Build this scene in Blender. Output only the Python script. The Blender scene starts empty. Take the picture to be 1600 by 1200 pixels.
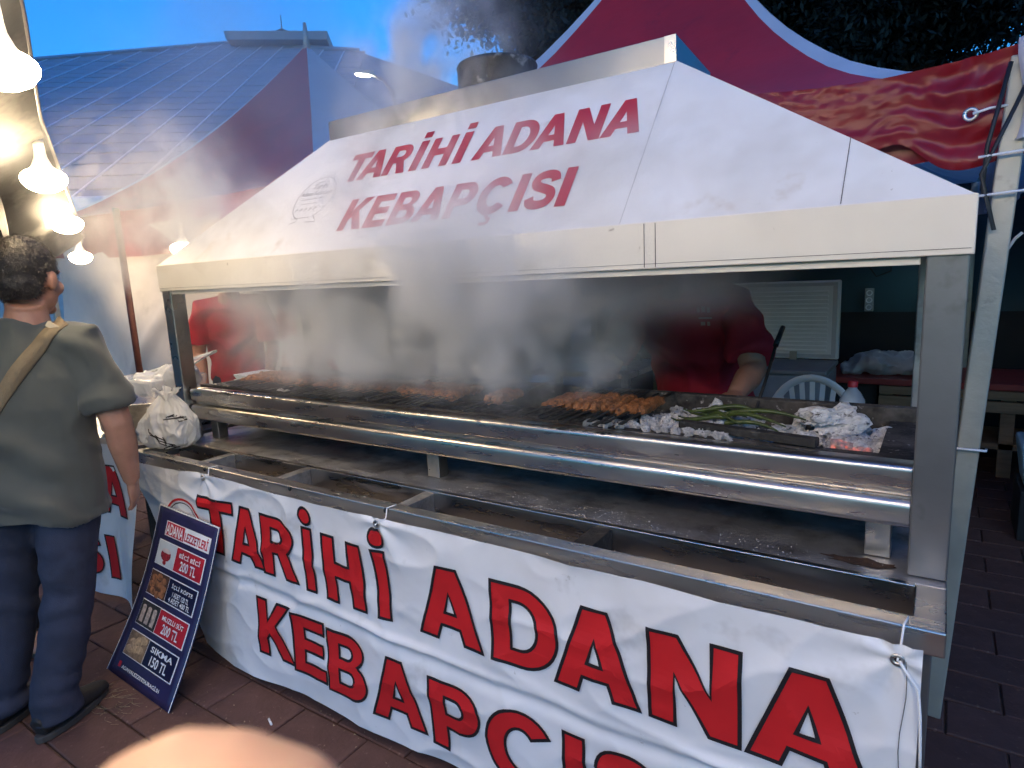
import bpy, bmesh, math, random
import numpy as np
from mathutils import Vector, Matrix, noise as mnoise
from mathutils.bvhtree import BVHTree

random.seed(7)
SC = bpy.context.scene
COL = SC.collection
R = math.radians

# ------------------------------------------------------------------ camera
YAW, PITCH, ROLL = 0.5961, 0.17077, -0.04758
CAM = Vector((2.9798, -1.3594, 1.561))
_cy, _sy, _cp, _sp = math.cos(YAW), math.sin(YAW), math.cos(PITCH), math.sin(PITCH)
_F = Vector((-_sy * _cp, _cy * _cp, -_sp)); _R = Vector((_cy, _sy, 0)); _U = _R.cross(_F)
_cr, _sr = math.cos(ROLL), math.sin(ROLL)
CR = _R * _cr + _U * _sr; CU = _U * _cr - _R * _sr
cd = bpy.data.cameras.new('camera'); cam = bpy.data.objects.new('camera', cd); COL.objects.link(cam)
m = Matrix((CR, CU, -_F)).transposed().to_4x4(); m.translation = CAM
cam.matrix_world = m
cd.sensor_width = 36; cd.lens = 22.5; cd.clip_start = 0.01; cd.clip_end = 900
cd.dof.use_dof = True; cd.dof.focus_distance = 2.9; cd.dof.aperture_fstop = 19.0
SC.camera = cam

# ------------------------------------------------------------------ world, sun, exposure
SUN_EL, SUN_ROT = R(4), R(150)
w = bpy.data.worlds.new('World'); SC.world = w; w.use_nodes = True
nt = w.node_tree; bg = nt.nodes['Background']
sky = nt.nodes.new('ShaderNodeTexSky'); sky.sky_type = 'NISHITA'; sky.sun_disc = False
sky.sun_elevation = SUN_EL; sky.sun_rotation = SUN_ROT; sky.air_density = 1.6; sky.dust_density = 0.3; sky.ozone_density = 5.0
tint = nt.nodes.new('ShaderNodeMix'); tint.data_type = 'RGBA'; tint.blend_type = 'MULTIPLY'; tint.inputs[0].default_value = 1
tint.inputs[7].default_value = (0.25, 0.85, 1.48, 1)
nt.links.new(sky.outputs[0], tint.inputs[6]); nt.links.new(tint.outputs[2], bg.inputs[0])
bg.inputs[1].default_value = 0.15
sl = bpy.data.lights.new('sun', 'SUN'); sl.energy = 0.08; sl.angle = R(20); sl.color = (0.75, 0.85, 1.0)
so = bpy.data.objects.new('sun', sl); COL.objects.link(so)
_az = SUN_ROT
sdir = Vector((math.sin(_az) * math.cos(R(25)), math.cos(_az) * math.cos(R(25)), math.sin(R(25))))
so.rotation_euler = sdir.to_track_quat('Z', 'Y').to_euler()
SC.view_settings.view_transform = 'Standard'; SC.view_settings.look = 'None'
SC.view_settings.exposure = 1.85; SC.view_settings.gamma = 1.0
SC.cycles.use_denoising = True; SC.cycles.use_light_tree = False
SC.cycles.use_adaptive_sampling = True; SC.cycles.adaptive_threshold = 0.08
SC.cycles.max_bounces = 5; SC.cycles.diffuse_bounces = 2; SC.cycles.glossy_bounces = 2
SC.cycles.transmission_bounces = 4; SC.cycles.volume_bounces = 2; SC.cycles.transparent_max_bounces = 8
SC.cycles.volume_step_rate = 4.0; SC.cycles.volume_max_steps = 256
SC.cycles.sample_clamp_indirect = 6.0
BULB = 33.0        # radiance of the lamp discs

# ------------------------------------------------------------------ materials
def mat(name, base, rough=0.6, metal=0.0, var=0.12, scale=6.0, bump=0.0, bscale=40.0, dirt=None, spec=0.5,
        rvar=0.0, stretch=None, alpha=1.0, trans=0.0, coat=0.0, objrand=0.0, sub=0.0, sheen=0.0, translucent=0.0):
    M = bpy.data.materials.new(name); M.use_nodes = True
    t = M.node_tree; N = t.nodes; L = t.links; b = N['Principled BSDF']
    tc = N.new('ShaderNodeTexCoord'); src = tc.outputs['Object']
    if stretch:
        mp = N.new('ShaderNodeMapping'); mp.inputs['Scale'].default_value = stretch
        L.new(src, mp.inputs[0]); src = mp.outputs[0]
    def noise(sc, det=3, ro=0.6):
        n = N.new('ShaderNodeTexNoise'); n.inputs['Scale'].default_value = sc; n.inputs['Detail'].default_value = det
        n.inputs['Roughness'].default_value = ro; L.new(src, n.inputs['Vector']); return n.outputs[0]
    def ramp(fac, lo, hi, c0, c1):
        r = N.new('ShaderNodeValToRGB'); r.color_ramp.elements[0].position = lo; r.color_ramp.elements[1].position = hi
        r.color_ramp.elements[0].color = (*c0, 1) if len(c0) == 3 else c0
        r.color_ramp.elements[1].color = (*c1, 1) if len(c1) == 3 else c1
        L.new(fac, r.inputs[0]); return r.outputs[0]
    def mix(fac, a, c):
        x = N.new('ShaderNodeMix'); x.data_type = 'RGBA'
        if hasattr(fac, 'links'): L.new(fac, x.inputs[0])
        else: x.inputs[0].default_value = fac
        L.new(a, x.inputs[6])
        if hasattr(c, 'links'): L.new(c, x.inputs[7])
        else: x.inputs[7].default_value = (*c, 1)
        return x.outputs[2]
    lo = tuple(max(0, c * (1 - var)) for c in base); hi = tuple(min(1, c * (1 + var)) for c in base)
    col = ramp(noise(scale), 0.3, 0.7, lo, hi)
    if objrand:
        oi = N.new('ShaderNodeObjectInfo'); mr = N.new('ShaderNodeMapRange')
        mr.inputs['To Min'].default_value = 1 - objrand; mr.inputs['To Max'].default_value = 1 + objrand
        L.new(oi.outputs['Random'], mr.inputs[0])
        vm = N.new('ShaderNodeVectorMath'); vm.operation = 'SCALE'; L.new(col, vm.inputs[0]); L.new(mr.outputs[0], vm.inputs['Scale']); col = vm.outputs[0]
    dfac = None
    for dd in (dirt or ()):
        dc, dlo, dhi, dsc = dd[:4]
        f = ramp(noise(dsc, 4, 0.65), dlo, dhi, (0, 0, 0), (1, 1, 1))
        col = mix(f, col, dc); dfac = f
    L.new(col, b.inputs['Base Color'])
    b.inputs['Metallic'].default_value = metal; b.inputs['Roughness'].default_value = rough
    b.inputs['Specular IOR Level'].default_value = spec
    if rvar:
        rr = N.new('ShaderNodeMapRange'); rr.inputs['From Min'].default_value = 0.3; rr.inputs['From Max'].default_value = 0.7
        rr.inputs['To Min'].default_value = max(0.03, rough - rvar); rr.inputs['To Max'].default_value = min(1, rough + rvar)
        L.new(noise(scale * 2.3, 3), rr.inputs[0]); L.new(rr.outputs[0], b.inputs['Roughness'])
    if metal and dfac is not None:
        mm = N.new('ShaderNodeMath'); mm.operation = 'MULTIPLY_ADD'; mm.inputs[1].default_value = -metal * 0.85; mm.inputs[2].default_value = metal
        L.new(dfac, mm.inputs[0]); L.new(mm.outputs[0], b.inputs['Metallic'])
    if bump:
        bp = N.new('ShaderNodeBump'); bp.inputs['Strength'].default_value = bump; bp.inputs['Distance'].default_value = 0.01
        L.new(noise(bscale, 3), bp.inputs['Height']); L.new(bp.outputs[0], b.inputs['Normal'])
    if alpha < 1: b.inputs['Alpha'].default_value = alpha
    if trans: b.inputs['Transmission Weight'].default_value = trans
    if coat: b.inputs['Coat Weight'].default_value = coat
    if sub: b.inputs['Subsurface Weight'].default_value = sub; b.inputs['Subsurface Radius'].default_value = (0.02, 0.008, 0.004); b.inputs['Subsurface Scale'].default_value = 0.3
    if sheen: b.inputs['Sheen Weight'].default_value = sheen
    if translucent:
        tr = N.new('ShaderNodeBsdfTranslucent'); L.new(col, tr.inputs[0]); ms = N.new('ShaderNodeMixShader'); ms.inputs[0].default_value = translucent
        L.new(b.outputs[0], ms.inputs[1]); L.new(tr.outputs[0], ms.inputs[2]); L.new(ms.outputs[0], N['Material Output'].inputs[0])
    return M

def emit(name, col, s):
    M = bpy.data.materials.new(name); M.use_nodes = True; b = M.node_tree.nodes['Principled BSDF']
    b.inputs['Base Color'].default_value = (*col, 1); b.inputs['Emission Color'].default_value = (*col, 1); b.inputs['Emission Strength'].default_value = s
    return M

DK = (0.012, 0.011, 0.010)
STEEL = mat('steel', (0.52, 0.50, 0.47), 0.32, 1, 0.10, 3, 0.02, 80, [((0.05, 0.045, 0.04), 0.60, 0.85, 7)], rvar=0.10)
STEELB = mat('brushed steel', (0.62, 0.59, 0.55), 0.30, 1, 0.05, 4, 0.006, 40, [((0.16, 0.15, 0.14), 0.60, 0.9, 4)], rvar=0.07, stretch=(.5, 3, 3))
STEELD = mat('soiled steel', (0.42, 0.42, 0.42), 0.48, 0.85, 0.2, 5, 0.12, 60, [((0.14, 0.13, 0.12), 0.48, 0.72, 7), ((0.45, 0.44, 0.42), 0.62, 0.72, 80)], rvar=0.12)
POSTM = mat('grey steel post', (0.24, 0.24, 0.245), 0.36, 0.75, 0.12, 5, 0.05, 80, [((0.06, 0.05, 0.045), 0.62, 0.8, 6)])
SOOT = mat('sooty iron', (0.022, 0.02, 0.018), 0.75, 0.2, 0.4, 20, 0.5, 60, [((0.12, 0.11, 0.1), 0.58, 0.8, 30)])
LEDGE = mat('ash dusted ledge', (0.085, 0.075, 0.065), 0.8, 0.1, 0.4, 14, 0.5, 80, [((0.018, 0.016, 0.014), 0.45, 0.62, 8), ((0.42, 0.40, 0.37), 0.62, 0.74, 45)])
WELL = mat('brown well liner', (0.055, 0.042, 0.037), 0.7, 0.0, 0.15, 5, 0.05, 30)
HOODW = mat('white hood paint', (0.74, 0.74, 0.74), 0.42, 0, 0.04, 3, 0.04, 60, [((0.52, 0.50, 0.46), 0.48, 0.80, 1.8), ((0.55, 0.50, 0.43), 0.62, 0.80, 6), ((0.30, 0.27, 0.22), 0.70, 0.78, 30)], rvar=0.08)
FASC = mat('lamp tinted fascia paint', (0.74, 0.70, 0.62), 0.45, 0, 0.05, 4, 0.05, 60, [((0.50, 0.43, 0.33), 0.58, 0.85, 3), ((0.25, 0.2, 0.15), 0.70, 0.78, 34)])  # cream base holds the bulbs' warm light in the colour; stains are dirt
SEAM = mat('dark seam line', (0.10, 0.09, 0.08), 0.8)  # even dark colour for panel joints and the banner hem
REDV = mat('red vinyl', (0.42, 0.012, 0.022), 0.42, 0, 0.1, 4)
REDB = mat('red banner print', (0.56, 0.014, 0.018), 0.5, 0, 0.08, 5, 0.04, 400)
BLKB = mat('black banner print', (0.012, 0.01, 0.012), 0.55)
BANM = mat('white banner vinyl', (0.74, 0.75, 0.78), 0.40, 0, 0.06, 4, 0.35, 7, [((0.42, 0.42, 0.42), 0.60, 0.86, 5), ((0.3, 0.28, 0.26), 0.70, 0.78, 20)])
PAV = mat('red concrete paver', (0.105, 0.054, 0.044), 0.85, 0, 0.22, 9, 0.35, 70, [((0.07, 0.04, 0.033), 0.52, 0.75, 4), ((0.25, 0.17, 0.13), 0.62, 0.78, 40)], objrand=0.14)
SAND = mat('joint sand', (0.13, 0.09, 0.07), 0.95, 0, 0.3, 30, 0.4, 120)
BLACK = mat('black plastic', (0.015, 0.015, 0.016), 0.5)
WHITEP = mat('white plastic', (0.80, 0.82, 0.84), 0.35, 0, 0.04)
WOOD = mat('weathered lumber', (0.22, 0.16, 0.10), 0.7, 0, 0.25, 4, 0.2, 30, stretch=(1, 8, 8))
REDC = mat('red tent fabric', (0.50, 0.014, 0.012), 0.45, 0, 0.12, 3, 0.25, 7, [((0.30, 0.01, 0.012), 0.6, 0.85, 5)], translucent=0.12)
REDP = mat('glossy red tarpaulin', (0.25, 0.007, 0.012), 0.36, 0, 0.12, 6, 0.3, 14, translucent=0.10)
WHTC = mat('white tent fabric', (0.62, 0.64, 0.70), 0.5, 0, 0.08, 3, 0.2, 9, translucent=0.2)
BEIGE = mat('beige tent wall fabric', (0.60, 0.54, 0.46), 0.75, 0, 0.1, 2, 0.3, 5, [((0.45, 0.40, 0.34), 0.55, 0.8, 3)], translucent=0.15)
GALV = mat('galvanised pole', (0.42, 0.41, 0.36), 0.5, 0.5, 0.15, 6, 0.15, 50, [((0.16, 0.14, 0.11), 0.6, 0.8, 9)])
TEAL = mat('teal wall sheet', (0.018, 0.062, 0.080), 0.6, 0, 0.15, 2, 0.1, 8)
NAVY = mat('black wall sheet', (0.010, 0.012, 0.016), 0.7)
REDCLOTH = mat('red oilcloth', (0.25, 0.03, 0.03), 0.5, 0, 0.15, 6, 0.2, 20)
CLEAR = mat('clear film', (0.85, 0.88, 0.92), 0.12, 0, 0.02, 4, 0.9, 22, alpha=0.34)
BAGM = mat('white carrier bag film', (0.78, 0.79, 0.80), 0.32, 0, 0.04, 6, 0.25, 30, translucent=0.35)
SKIN = mat('skin', (0.40, 0.20, 0.13), 0.5, 0, 0.12, 14, 0.1, 120, sub=0.15)
SKINF = mat('fingertip skin', (0.55, 0.34, 0.22), 0.5, 0, 0.05, 14, 0.05, 300, sub=0.2)
HAIR = mat('short dark hair', (0.014, 0.011, 0.009), 0.5, 0, 0.3, 30, 0.3, 160)
TEE = mat('grey green cotton', (0.075, 0.080, 0.068), 0.85, 0, 0.12, 5, 0.25, 9, sheen=0.2)
DENIM = mat('dark blue denim', (0.024, 0.031, 0.058), 0.85, 0, 0.3, 6, 0.3, 240, [((0.045, 0.058, 0.10), 0.52, 0.8, 5)])
SHOE = mat('black shoe leather', (0.014, 0.014, 0.014), 0.6, 0, 0.2, 20, 0.2, 200)
SOLE = mat('dark grey sole', (0.05, 0.048, 0.045), 0.7)
STRAP = mat('khaki webbing', (0.19, 0.145, 0.085), 0.8, 0, 0.12, 20, 0.4, 260)
REDT = mat('red polo cotton', (0.40, 0.012, 0.028), 0.8, 0, 0.15, 6, 0.3, 10)
MEATM = mat('grilled minced meat', (0.34, 0.125, 0.040), 0.42, 0, 0.5, 50, 1.0, 110, [((0.045, 0.018, 0.009), 0.56, 0.70, 40), ((0.55, 0.29, 0.11), 0.60, 0.74, 50)], objrand=0.2)
BLADE = mat('blackened skewer', (0.05, 0.048, 0.045), 0.5, 0.7, 0.3, 20, 0.2, 90)
BRIGHT = mat('bright skewer steel', (0.6, 0.62, 0.65), 0.22, 1, 0.1, 20)
COAL = mat('ash covered charcoal', (0.64, 0.62, 0.60), 0.9, 0, 0.22, 4, 1.0, 5, [((0.09, 0.08, 0.075), 0.56, 0.66, 2.2)], objrand=0.2)
COALD = mat('black charcoal', (0.035, 0.033, 0.032), 0.8, 0, 0.4, 40, 0.7, 90, [((0.45, 0.43, 0.41), 0.5, 0.62, 22)])
PEP = mat('grilled green pepper', (0.050, 0.070, 0.014), 0.38, 0, 0.4, 40, 0.3, 60, [((0.02, 0.022, 0.008), 0.60, 0.72, 45)])
LEAF = mat('dark leaves', (0.012, 0.018, 0.014), 0.55, 0, 0.4, 1.2, translucent=0.25)
BARK = mat('bark', (0.05, 0.04, 0.03), 0.9, 0, 0.3, 8, 0.6, 30)
ROOFP = mat('grey roof panel', (0.25, 0.28, 0.33), 0.55, 0.0, 0.08, 0.6, 0.03, 4, objrand=0.05)
ROOFS = mat('roof seam metal', (0.72, 0.75, 0.80), 0.4, 0.2, 0.06)
ROOFD = mat('dark roof skylight', (0.06, 0.07, 0.09), 0.3)
BWALL = mat('pale building wall', (0.45, 0.45, 0.45), 0.8)
CAMO = mat('mottled grey awning sheet', (0.030, 0.033, 0.037), 0.6, 0, 0.2, 2, 0.3, 8, [((0.085, 0.085, 0.083), 0.50, 0.58, 2.6), ((0.02, 0.02, 0.022), 0.6, 0.64, 3.3)])
NAVYB = mat('navy poster print', (0.026, 0.022, 0.075), 0.38, 0, 0.35, 6, 0.05, 30)
EMBER = mat('glowing ember', (0.45, 0.36, 0.33), 0.9, 0, 0.3, 40, 0.6, 90)
_t = EMBER.node_tree; _n = _t.nodes.new('ShaderNodeTexNoise'); _n.inputs['Scale'].default_value = 1.6; _r = _t.nodes.new('ShaderNodeValToRGB')
_r.color_ramp.elements[0].position = .52; _r.color_ramp.elements[1].position = .70; _r.color_ramp.elements[0].color = (0, 0, 0, 1); _r.color_ramp.elements[1].color = (.25, .03, .015, 1)
_c = _t.nodes.new('ShaderNodeTexCoord'); _t.links.new(_c.outputs['Object'], _n.inputs['Vector']); _t.links.new(_n.outputs[0], _r.inputs[0]); _t.links.new(_r.outputs[0], _t.nodes['Principled BSDF'].inputs['Emission Color']); _t.nodes['Principled BSDF'].inputs['Emission Strength'].default_value = 0.8
LAMPD = emit('lamp disc', (1.0, 0.76, 0.46), BULB)
LAMPB = mat('white lamp housing', (0.75, 0.74, 0.70), 0.4, 0, 0.03)

# ------------------------------------------------------------------ mesh helpers
class MB:
    def __init__(s): s.v = []; s.f = []; s.m = []; s.s = []
    def add(s, vs, fs, mi=0, sm=False):
        o = len(s.v); s.v += [tuple(p) for p in vs]
        for f in fs: s.f.append(tuple(i + o for i in f)); s.m.append(mi); s.s.append(sm)
        return s
    def box(s, a, b, mi=0):
        (x0, y0, z0), (x1, y1, z1) = a, b
        return s.add([(x0,y0,z0),(x1,y0,z0),(x1,y1,z0),(x0,y1,z0),(x0,y0,z1),(x1,y0,z1),(x1,y1,z1),(x0,y1,z1)],
                     [(0,3,2,1),(4,5,6,7),(0,1,5,4),(1,2,6,5),(2,3,7,6),(3,0,4,7)], mi)
    def hexa(s, p, mi=0):   # 8 corners, order as box
        return s.add(p, [(0,3,2,1),(4,5,6,7),(0,1,5,4),(1,2,6,5),(2,3,7,6),(3,0,4,7)], mi)
    def bar(s, p, q, w, h, up=(0, 0, 1), mi=0):
        p = Vector(p); q = Vector(q); d = (q - p).normalized(); u = Vector(up); r = d.cross(u)
        if r.length < 1e-4: r = d.cross(Vector((0, 1, 0)))
        r.normalize(); u = r.cross(d).normalized(); r *= w / 2; u *= h / 2
        c = [p - r - u, p + r - u, p + r + u, p - r + u, q - r - u, q + r - u, q + r + u, q - r + u]
        return s.add(c, [(0,1,2,3),(4,7,6,5),(0,4,5,1),(1,5,6,2),(2,6,7,3),(3,7,4,0)], mi)
    def tube(s, pts, rad, n=10, mi=0, cap=True, flat=1.0, up=(0, 0, 1)):
        pts = [Vector(p) for p in pts]; k = len(pts)
        rad = rad if isinstance(rad, (list, tuple)) else [rad] * k
        o = len(s.v); prev = None
        for i, p in enumerate(pts):
            d = (pts[min(i + 1, k - 1)] - pts[max(i - 1, 0)]).normalized()
            if prev is None:
                a = d.cross(Vector(up))
                if a.length < 1e-3: a = d.cross(Vector((0, 1, 0)))
                a.normalize()
            else:
                a = (prev - d * prev.dot(d)).normalized()
            prev = a; b = d.cross(a); r = rad[i]
            r0, r1 = r if isinstance(r, (list, tuple)) else (r, r * flat)
            for j in range(n):
                t = 2 * math.pi * j / n
                s.v.append(tuple(p + a * (math.cos(t) * r0) + b * (math.sin(t) * r1)))
        for i in range(k - 1):
            for j in range(n):
                s.f.append((o + i*n + j, o + i*n + (j+1) % n, o + (i+1)*n + (j+1) % n, o + (i+1)*n + j)); s.m.append(mi); s.s.append(True)
        if cap:
            s.f.append(tuple(o + j for j in reversed(range(n)))); s.m.append(mi); s.s.append(False)
            s.f.append(tuple(o + (k-1)*n + j for j in range(n))); s.m.append(mi); s.s.append(False)
        return s
    def lathe(s, prof, c=(0, 0, 0), n=24, mi=0, sm=True):
        o = len(s.v)
        for r, z in prof:
            for j in range(n):
                t = 2 * math.pi * j / n; s.v.append((c[0] + r * math.cos(t), c[1] + r * math.sin(t), c[2] + z))
        for i in range(len(prof) - 1):
            for j in range(n):
                s.f.append((o + i*n + j, o + i*n + (j+1) % n, o + (i+1)*n + (j+1) % n, o + (i+1)*n + j)); s.m.append(mi); s.s.append(sm)
        return s
    def disc(s, c, r, n=24, mi=0, down=False):
        o = len(s.v)
        for j in range(n):
            t = 2 * math.pi * j / n; s.v.append((c[0] + r * math.cos(t), c[1] + r * math.sin(t), c[2]))
        s.f.append(tuple(o + j for j in (reversed(range(n)) if down else range(n)))); s.m.append(mi); s.s.append(False); return s
    def ell(s, c, r, n=14, k=9, mi=0, rot=None):
        o = len(s.v); c = Vector(c)
        for i in range(k + 1):
            ph = math.pi * i / k
            for j in range(n):
                t = 2 * math.pi * j / n
                p = Vector((r[0] * math.sin(ph) * math.cos(t), r[1] * math.sin(ph) * math.sin(t), r[2] * math.cos(ph)))
                if rot: p = rot @ p
                s.v.append(tuple(c + p))
        for i in range(k):
            for j in range(n):
                s.f.append((o + i*n + j, o + (i+1)*n + j, o + (i+1)*n + (j+1) % n, o + i*n + (j+1) % n)); s.m.append(mi); s.s.append(True)
        return s
    def grid(s, fn, nu, nv, mi=0, sm=True):
        o = len(s.v)
        for j in range(nv + 1):
            for i in range(nu + 1): s.v.append(tuple(fn(i / nu, j / nv)))
        for j in range(nv):
            for i in range(nu):
                a = o + j * (nu + 1) + i; s.f.append((a, a + 1, a + nu + 2, a + nu + 1)); s.m.append(mi); s.s.append(sm)
        return s
    def extrude_x(s, prof, x0, x1, mi=0, sm=False, segs=1, cap=True):
        n = len(prof); o = len(s.v)
        for i in range(segs + 1):
            x = x0 + (x1 - x0) * i / segs
            s.v += [(x, y, z) for y, z in prof]
        for i in range(segs):
            for j in range(n):
                s.f.append((o + i*n + j, o + (i+1)*n + j, o + (i+1)*n + (j+1) % n, o + i*n + (j+1) % n)); s.m.append(mi); s.s.append(sm)
        if cap:
            s.f.append(tuple(o + j for j in range(n))); s.m.append(mi); s.s.append(False)
            s.f.append(tuple(o + segs*n + j for j in reversed(range(n)))); s.m.append(mi); s.s.append(False)
        return s
    def mesh(s, name, mats):
        me = bpy.data.meshes.new(name); me.from_pydata(s.v, [], s.f)
        for M_ in (mats if isinstance(mats, (list, tuple)) else [mats]): me.materials.append(M_)
        me.polygons.foreach_set('material_index', s.m); me.polygons.foreach_set('use_smooth', s.s); me.update()
        return me
    def build(s, name, mats, parent=None, bevel=0.0, fix=False, **kw):
        me = s.mesh(name, mats)
        if fix:
            bm = bmesh.new(); bm.from_mesh(me); bmesh.ops.recalc_face_normals(bm, faces=bm.faces); bm.to_mesh(me); bm.free()
        return link(name, me, parent, bevel, **kw)

def link(name, me, parent=None, bevel=0.0, label=None, cat=None, group=None, kind=None, solid=0.0):
    o = bpy.data.objects.new(name, me); COL.objects.link(o)
    if parent is not None:
        o.parent = parent; o.matrix_parent_inverse = parent.matrix_basis.inverted()
    if solid:
        d = o.modifiers.new('thickness', 'SOLIDIFY'); d.thickness = solid; d.offset = 0
    if bevel:
        b = o.modifiers.new('bevel', 'BEVEL'); b.width = bevel; b.segments = 2; b.limit_method = 'ANGLE'; b.angle_limit = R(40)
    tag(o, label, cat, group, kind); return o

def tag(o, label=None, cat=None, group=None, kind=None):
    if label: o['label'] = label
    if cat: o['category'] = cat
    if group: o['group'] = group
    if kind: o['kind'] = kind
    return o

def empty(name, loc, label, cat, group=None):
    o = bpy.data.objects.new(name, None); COL.objects.link(o); o.location = loc; o.empty_display_size = 0.1
    tag(o, label, cat, group); o.matrix_basis = Matrix.Translation(loc); return o

def fuse(name, mb, mats, voxel, parent=None, smooth=2, disp=None, **kw):
    """closed overlapping shells -> one continuous skin"""
    me0 = mb.mesh(name, mats); o = bpy.data.objects.new('tmp', me0); COL.objects.link(o)
    r = o.modifiers.new('r', 'REMESH'); r.mode = 'VOXEL'; r.voxel_size = voxel
    s_ = o.modifiers.new('s', 'SMOOTH'); s_.iterations = smooth; s_.factor = 0.5
    dg = bpy.context.evaluated_depsgraph_get(); dg.update()
    me = bpy.data.meshes.new_from_object(o.evaluated_get(dg))
    bpy.data.objects.remove(o); me.name = name
    if not me.materials:
        for M_ in (mats if isinstance(mats, (list, tuple)) else [mats]): me.materials.append(M_)
    if disp:
        nrm = [v.normal.copy() for v in me.vertices]
        for v, n in zip(me.vertices, nrm): v.co = v.co + n * disp(v.co, n)
    for p in me.polygons: p.use_smooth = True
    me.update(); return link(name, me, parent, **kw)

def poly_mesh(contours, z=0.0):
    """filled 2D outlines (holes by even-odd) as a bmesh in the XY plane"""
    cu = bpy.data.curves.new('g', 'CURVE'); cu.dimensions = '2D'; cu.fill_mode = 'BOTH'
    for c in contours:
        sp = cu.splines.new('POLY'); sp.points.add(len(c) - 1); sp.use_cyclic_u = True
        for p, (x, y) in zip(sp.points, c): p.co = (x, y, 0, 1)
    o = bpy.data.objects.new('g', cu); COL.objects.link(o)
    dg = bpy.context.evaluated_depsgraph_get(); dg.update()
    me = bpy.data.meshes.new_from_object(o.evaluated_get(dg)); bm = bmesh.new(); bm.from_mesh(me)
    bpy.data.objects.remove(o); bpy.data.curves.remove(cu); bpy.data.meshes.remove(me)
    bmesh.ops.remove_doubles(bm, verts=bm.verts, dist=1e-5)
    return bm

def text_bm(body, w, h, bold=0.0, shear=0.0):
    """lettering fitted into a w x h rectangle, as a bmesh in XY"""
    cu = bpy.data.curves.new('t', 'FONT'); cu.body = body; cu.offset = bold; cu.shear = shear; cu.align_x = 'LEFT'; cu.resolution_u = 3
    o = bpy.data.objects.new('t', cu); COL.objects.link(o)
    dg = bpy.context.evaluated_depsgraph_get(); dg.update()
    me = bpy.data.meshes.new_from_object(o.evaluated_get(dg)); bm = bmesh.new(); bm.from_mesh(me)
    bpy.data.objects.remove(o); bpy.data.curves.remove(cu); bpy.data.meshes.remove(me)
    xs = [v.co.x for v in bm.verts]; ys = [v.co.y for v in bm.verts]
    if xs:
        x0, x1, y0, y1 = min(xs), max(xs), min(ys), max(ys)
        for v in bm.verts: v.co = Vector(((v.co.x - x0) / (x1 - x0) * w, (v.co.y - y0) / max(1e-6, y1 - y0) * h, 0))
    return bm

# ------------------------------------------------------------------ heavy block lettering
def arc(cx, cy, rx, ry, a0, a1, n=10):
    return [(cx + rx * math.cos(R(a0 + (a1 - a0) * i / n)), cy + ry * math.sin(R(a0 + (a1 - a0) * i / n))) for i in range(n + 1)]
def stroke(pts, wd):
    P = [Vector((*p, 0)) for p in pts]; L_, R_ = [], []
    for i, p in enumerate(P):
        d = (P[min(i+1, len(P)-1)] - P[max(i-1, 0)]).normalized(); n = Vector((-d.y, d.x, 0)) * wd / 2
        L_.append((p.x + n.x, p.y + n.y)); R_.append((p.x - n.x, p.y - n.y))
    return L_ + R_[::-1]
def crom(pts, k=5):
    out = []; n = len(pts)
    for i in range(n - 1):
        p0, p1, p2, p3 = [Vector((*pts[max(0, min(n-1, j))], 0)) for j in (i-1, i, i+1, i+2)]
        for q in range(k):
            t = q / k; v = 0.5 * ((2*p1) + (p2-p0)*t + (2*p0-5*p1+4*p2-p3)*t*t + (3*p1-p0-3*p2+p3)*t**3); out.append((v.x, v.y))
    return out + [pts[-1]]
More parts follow.
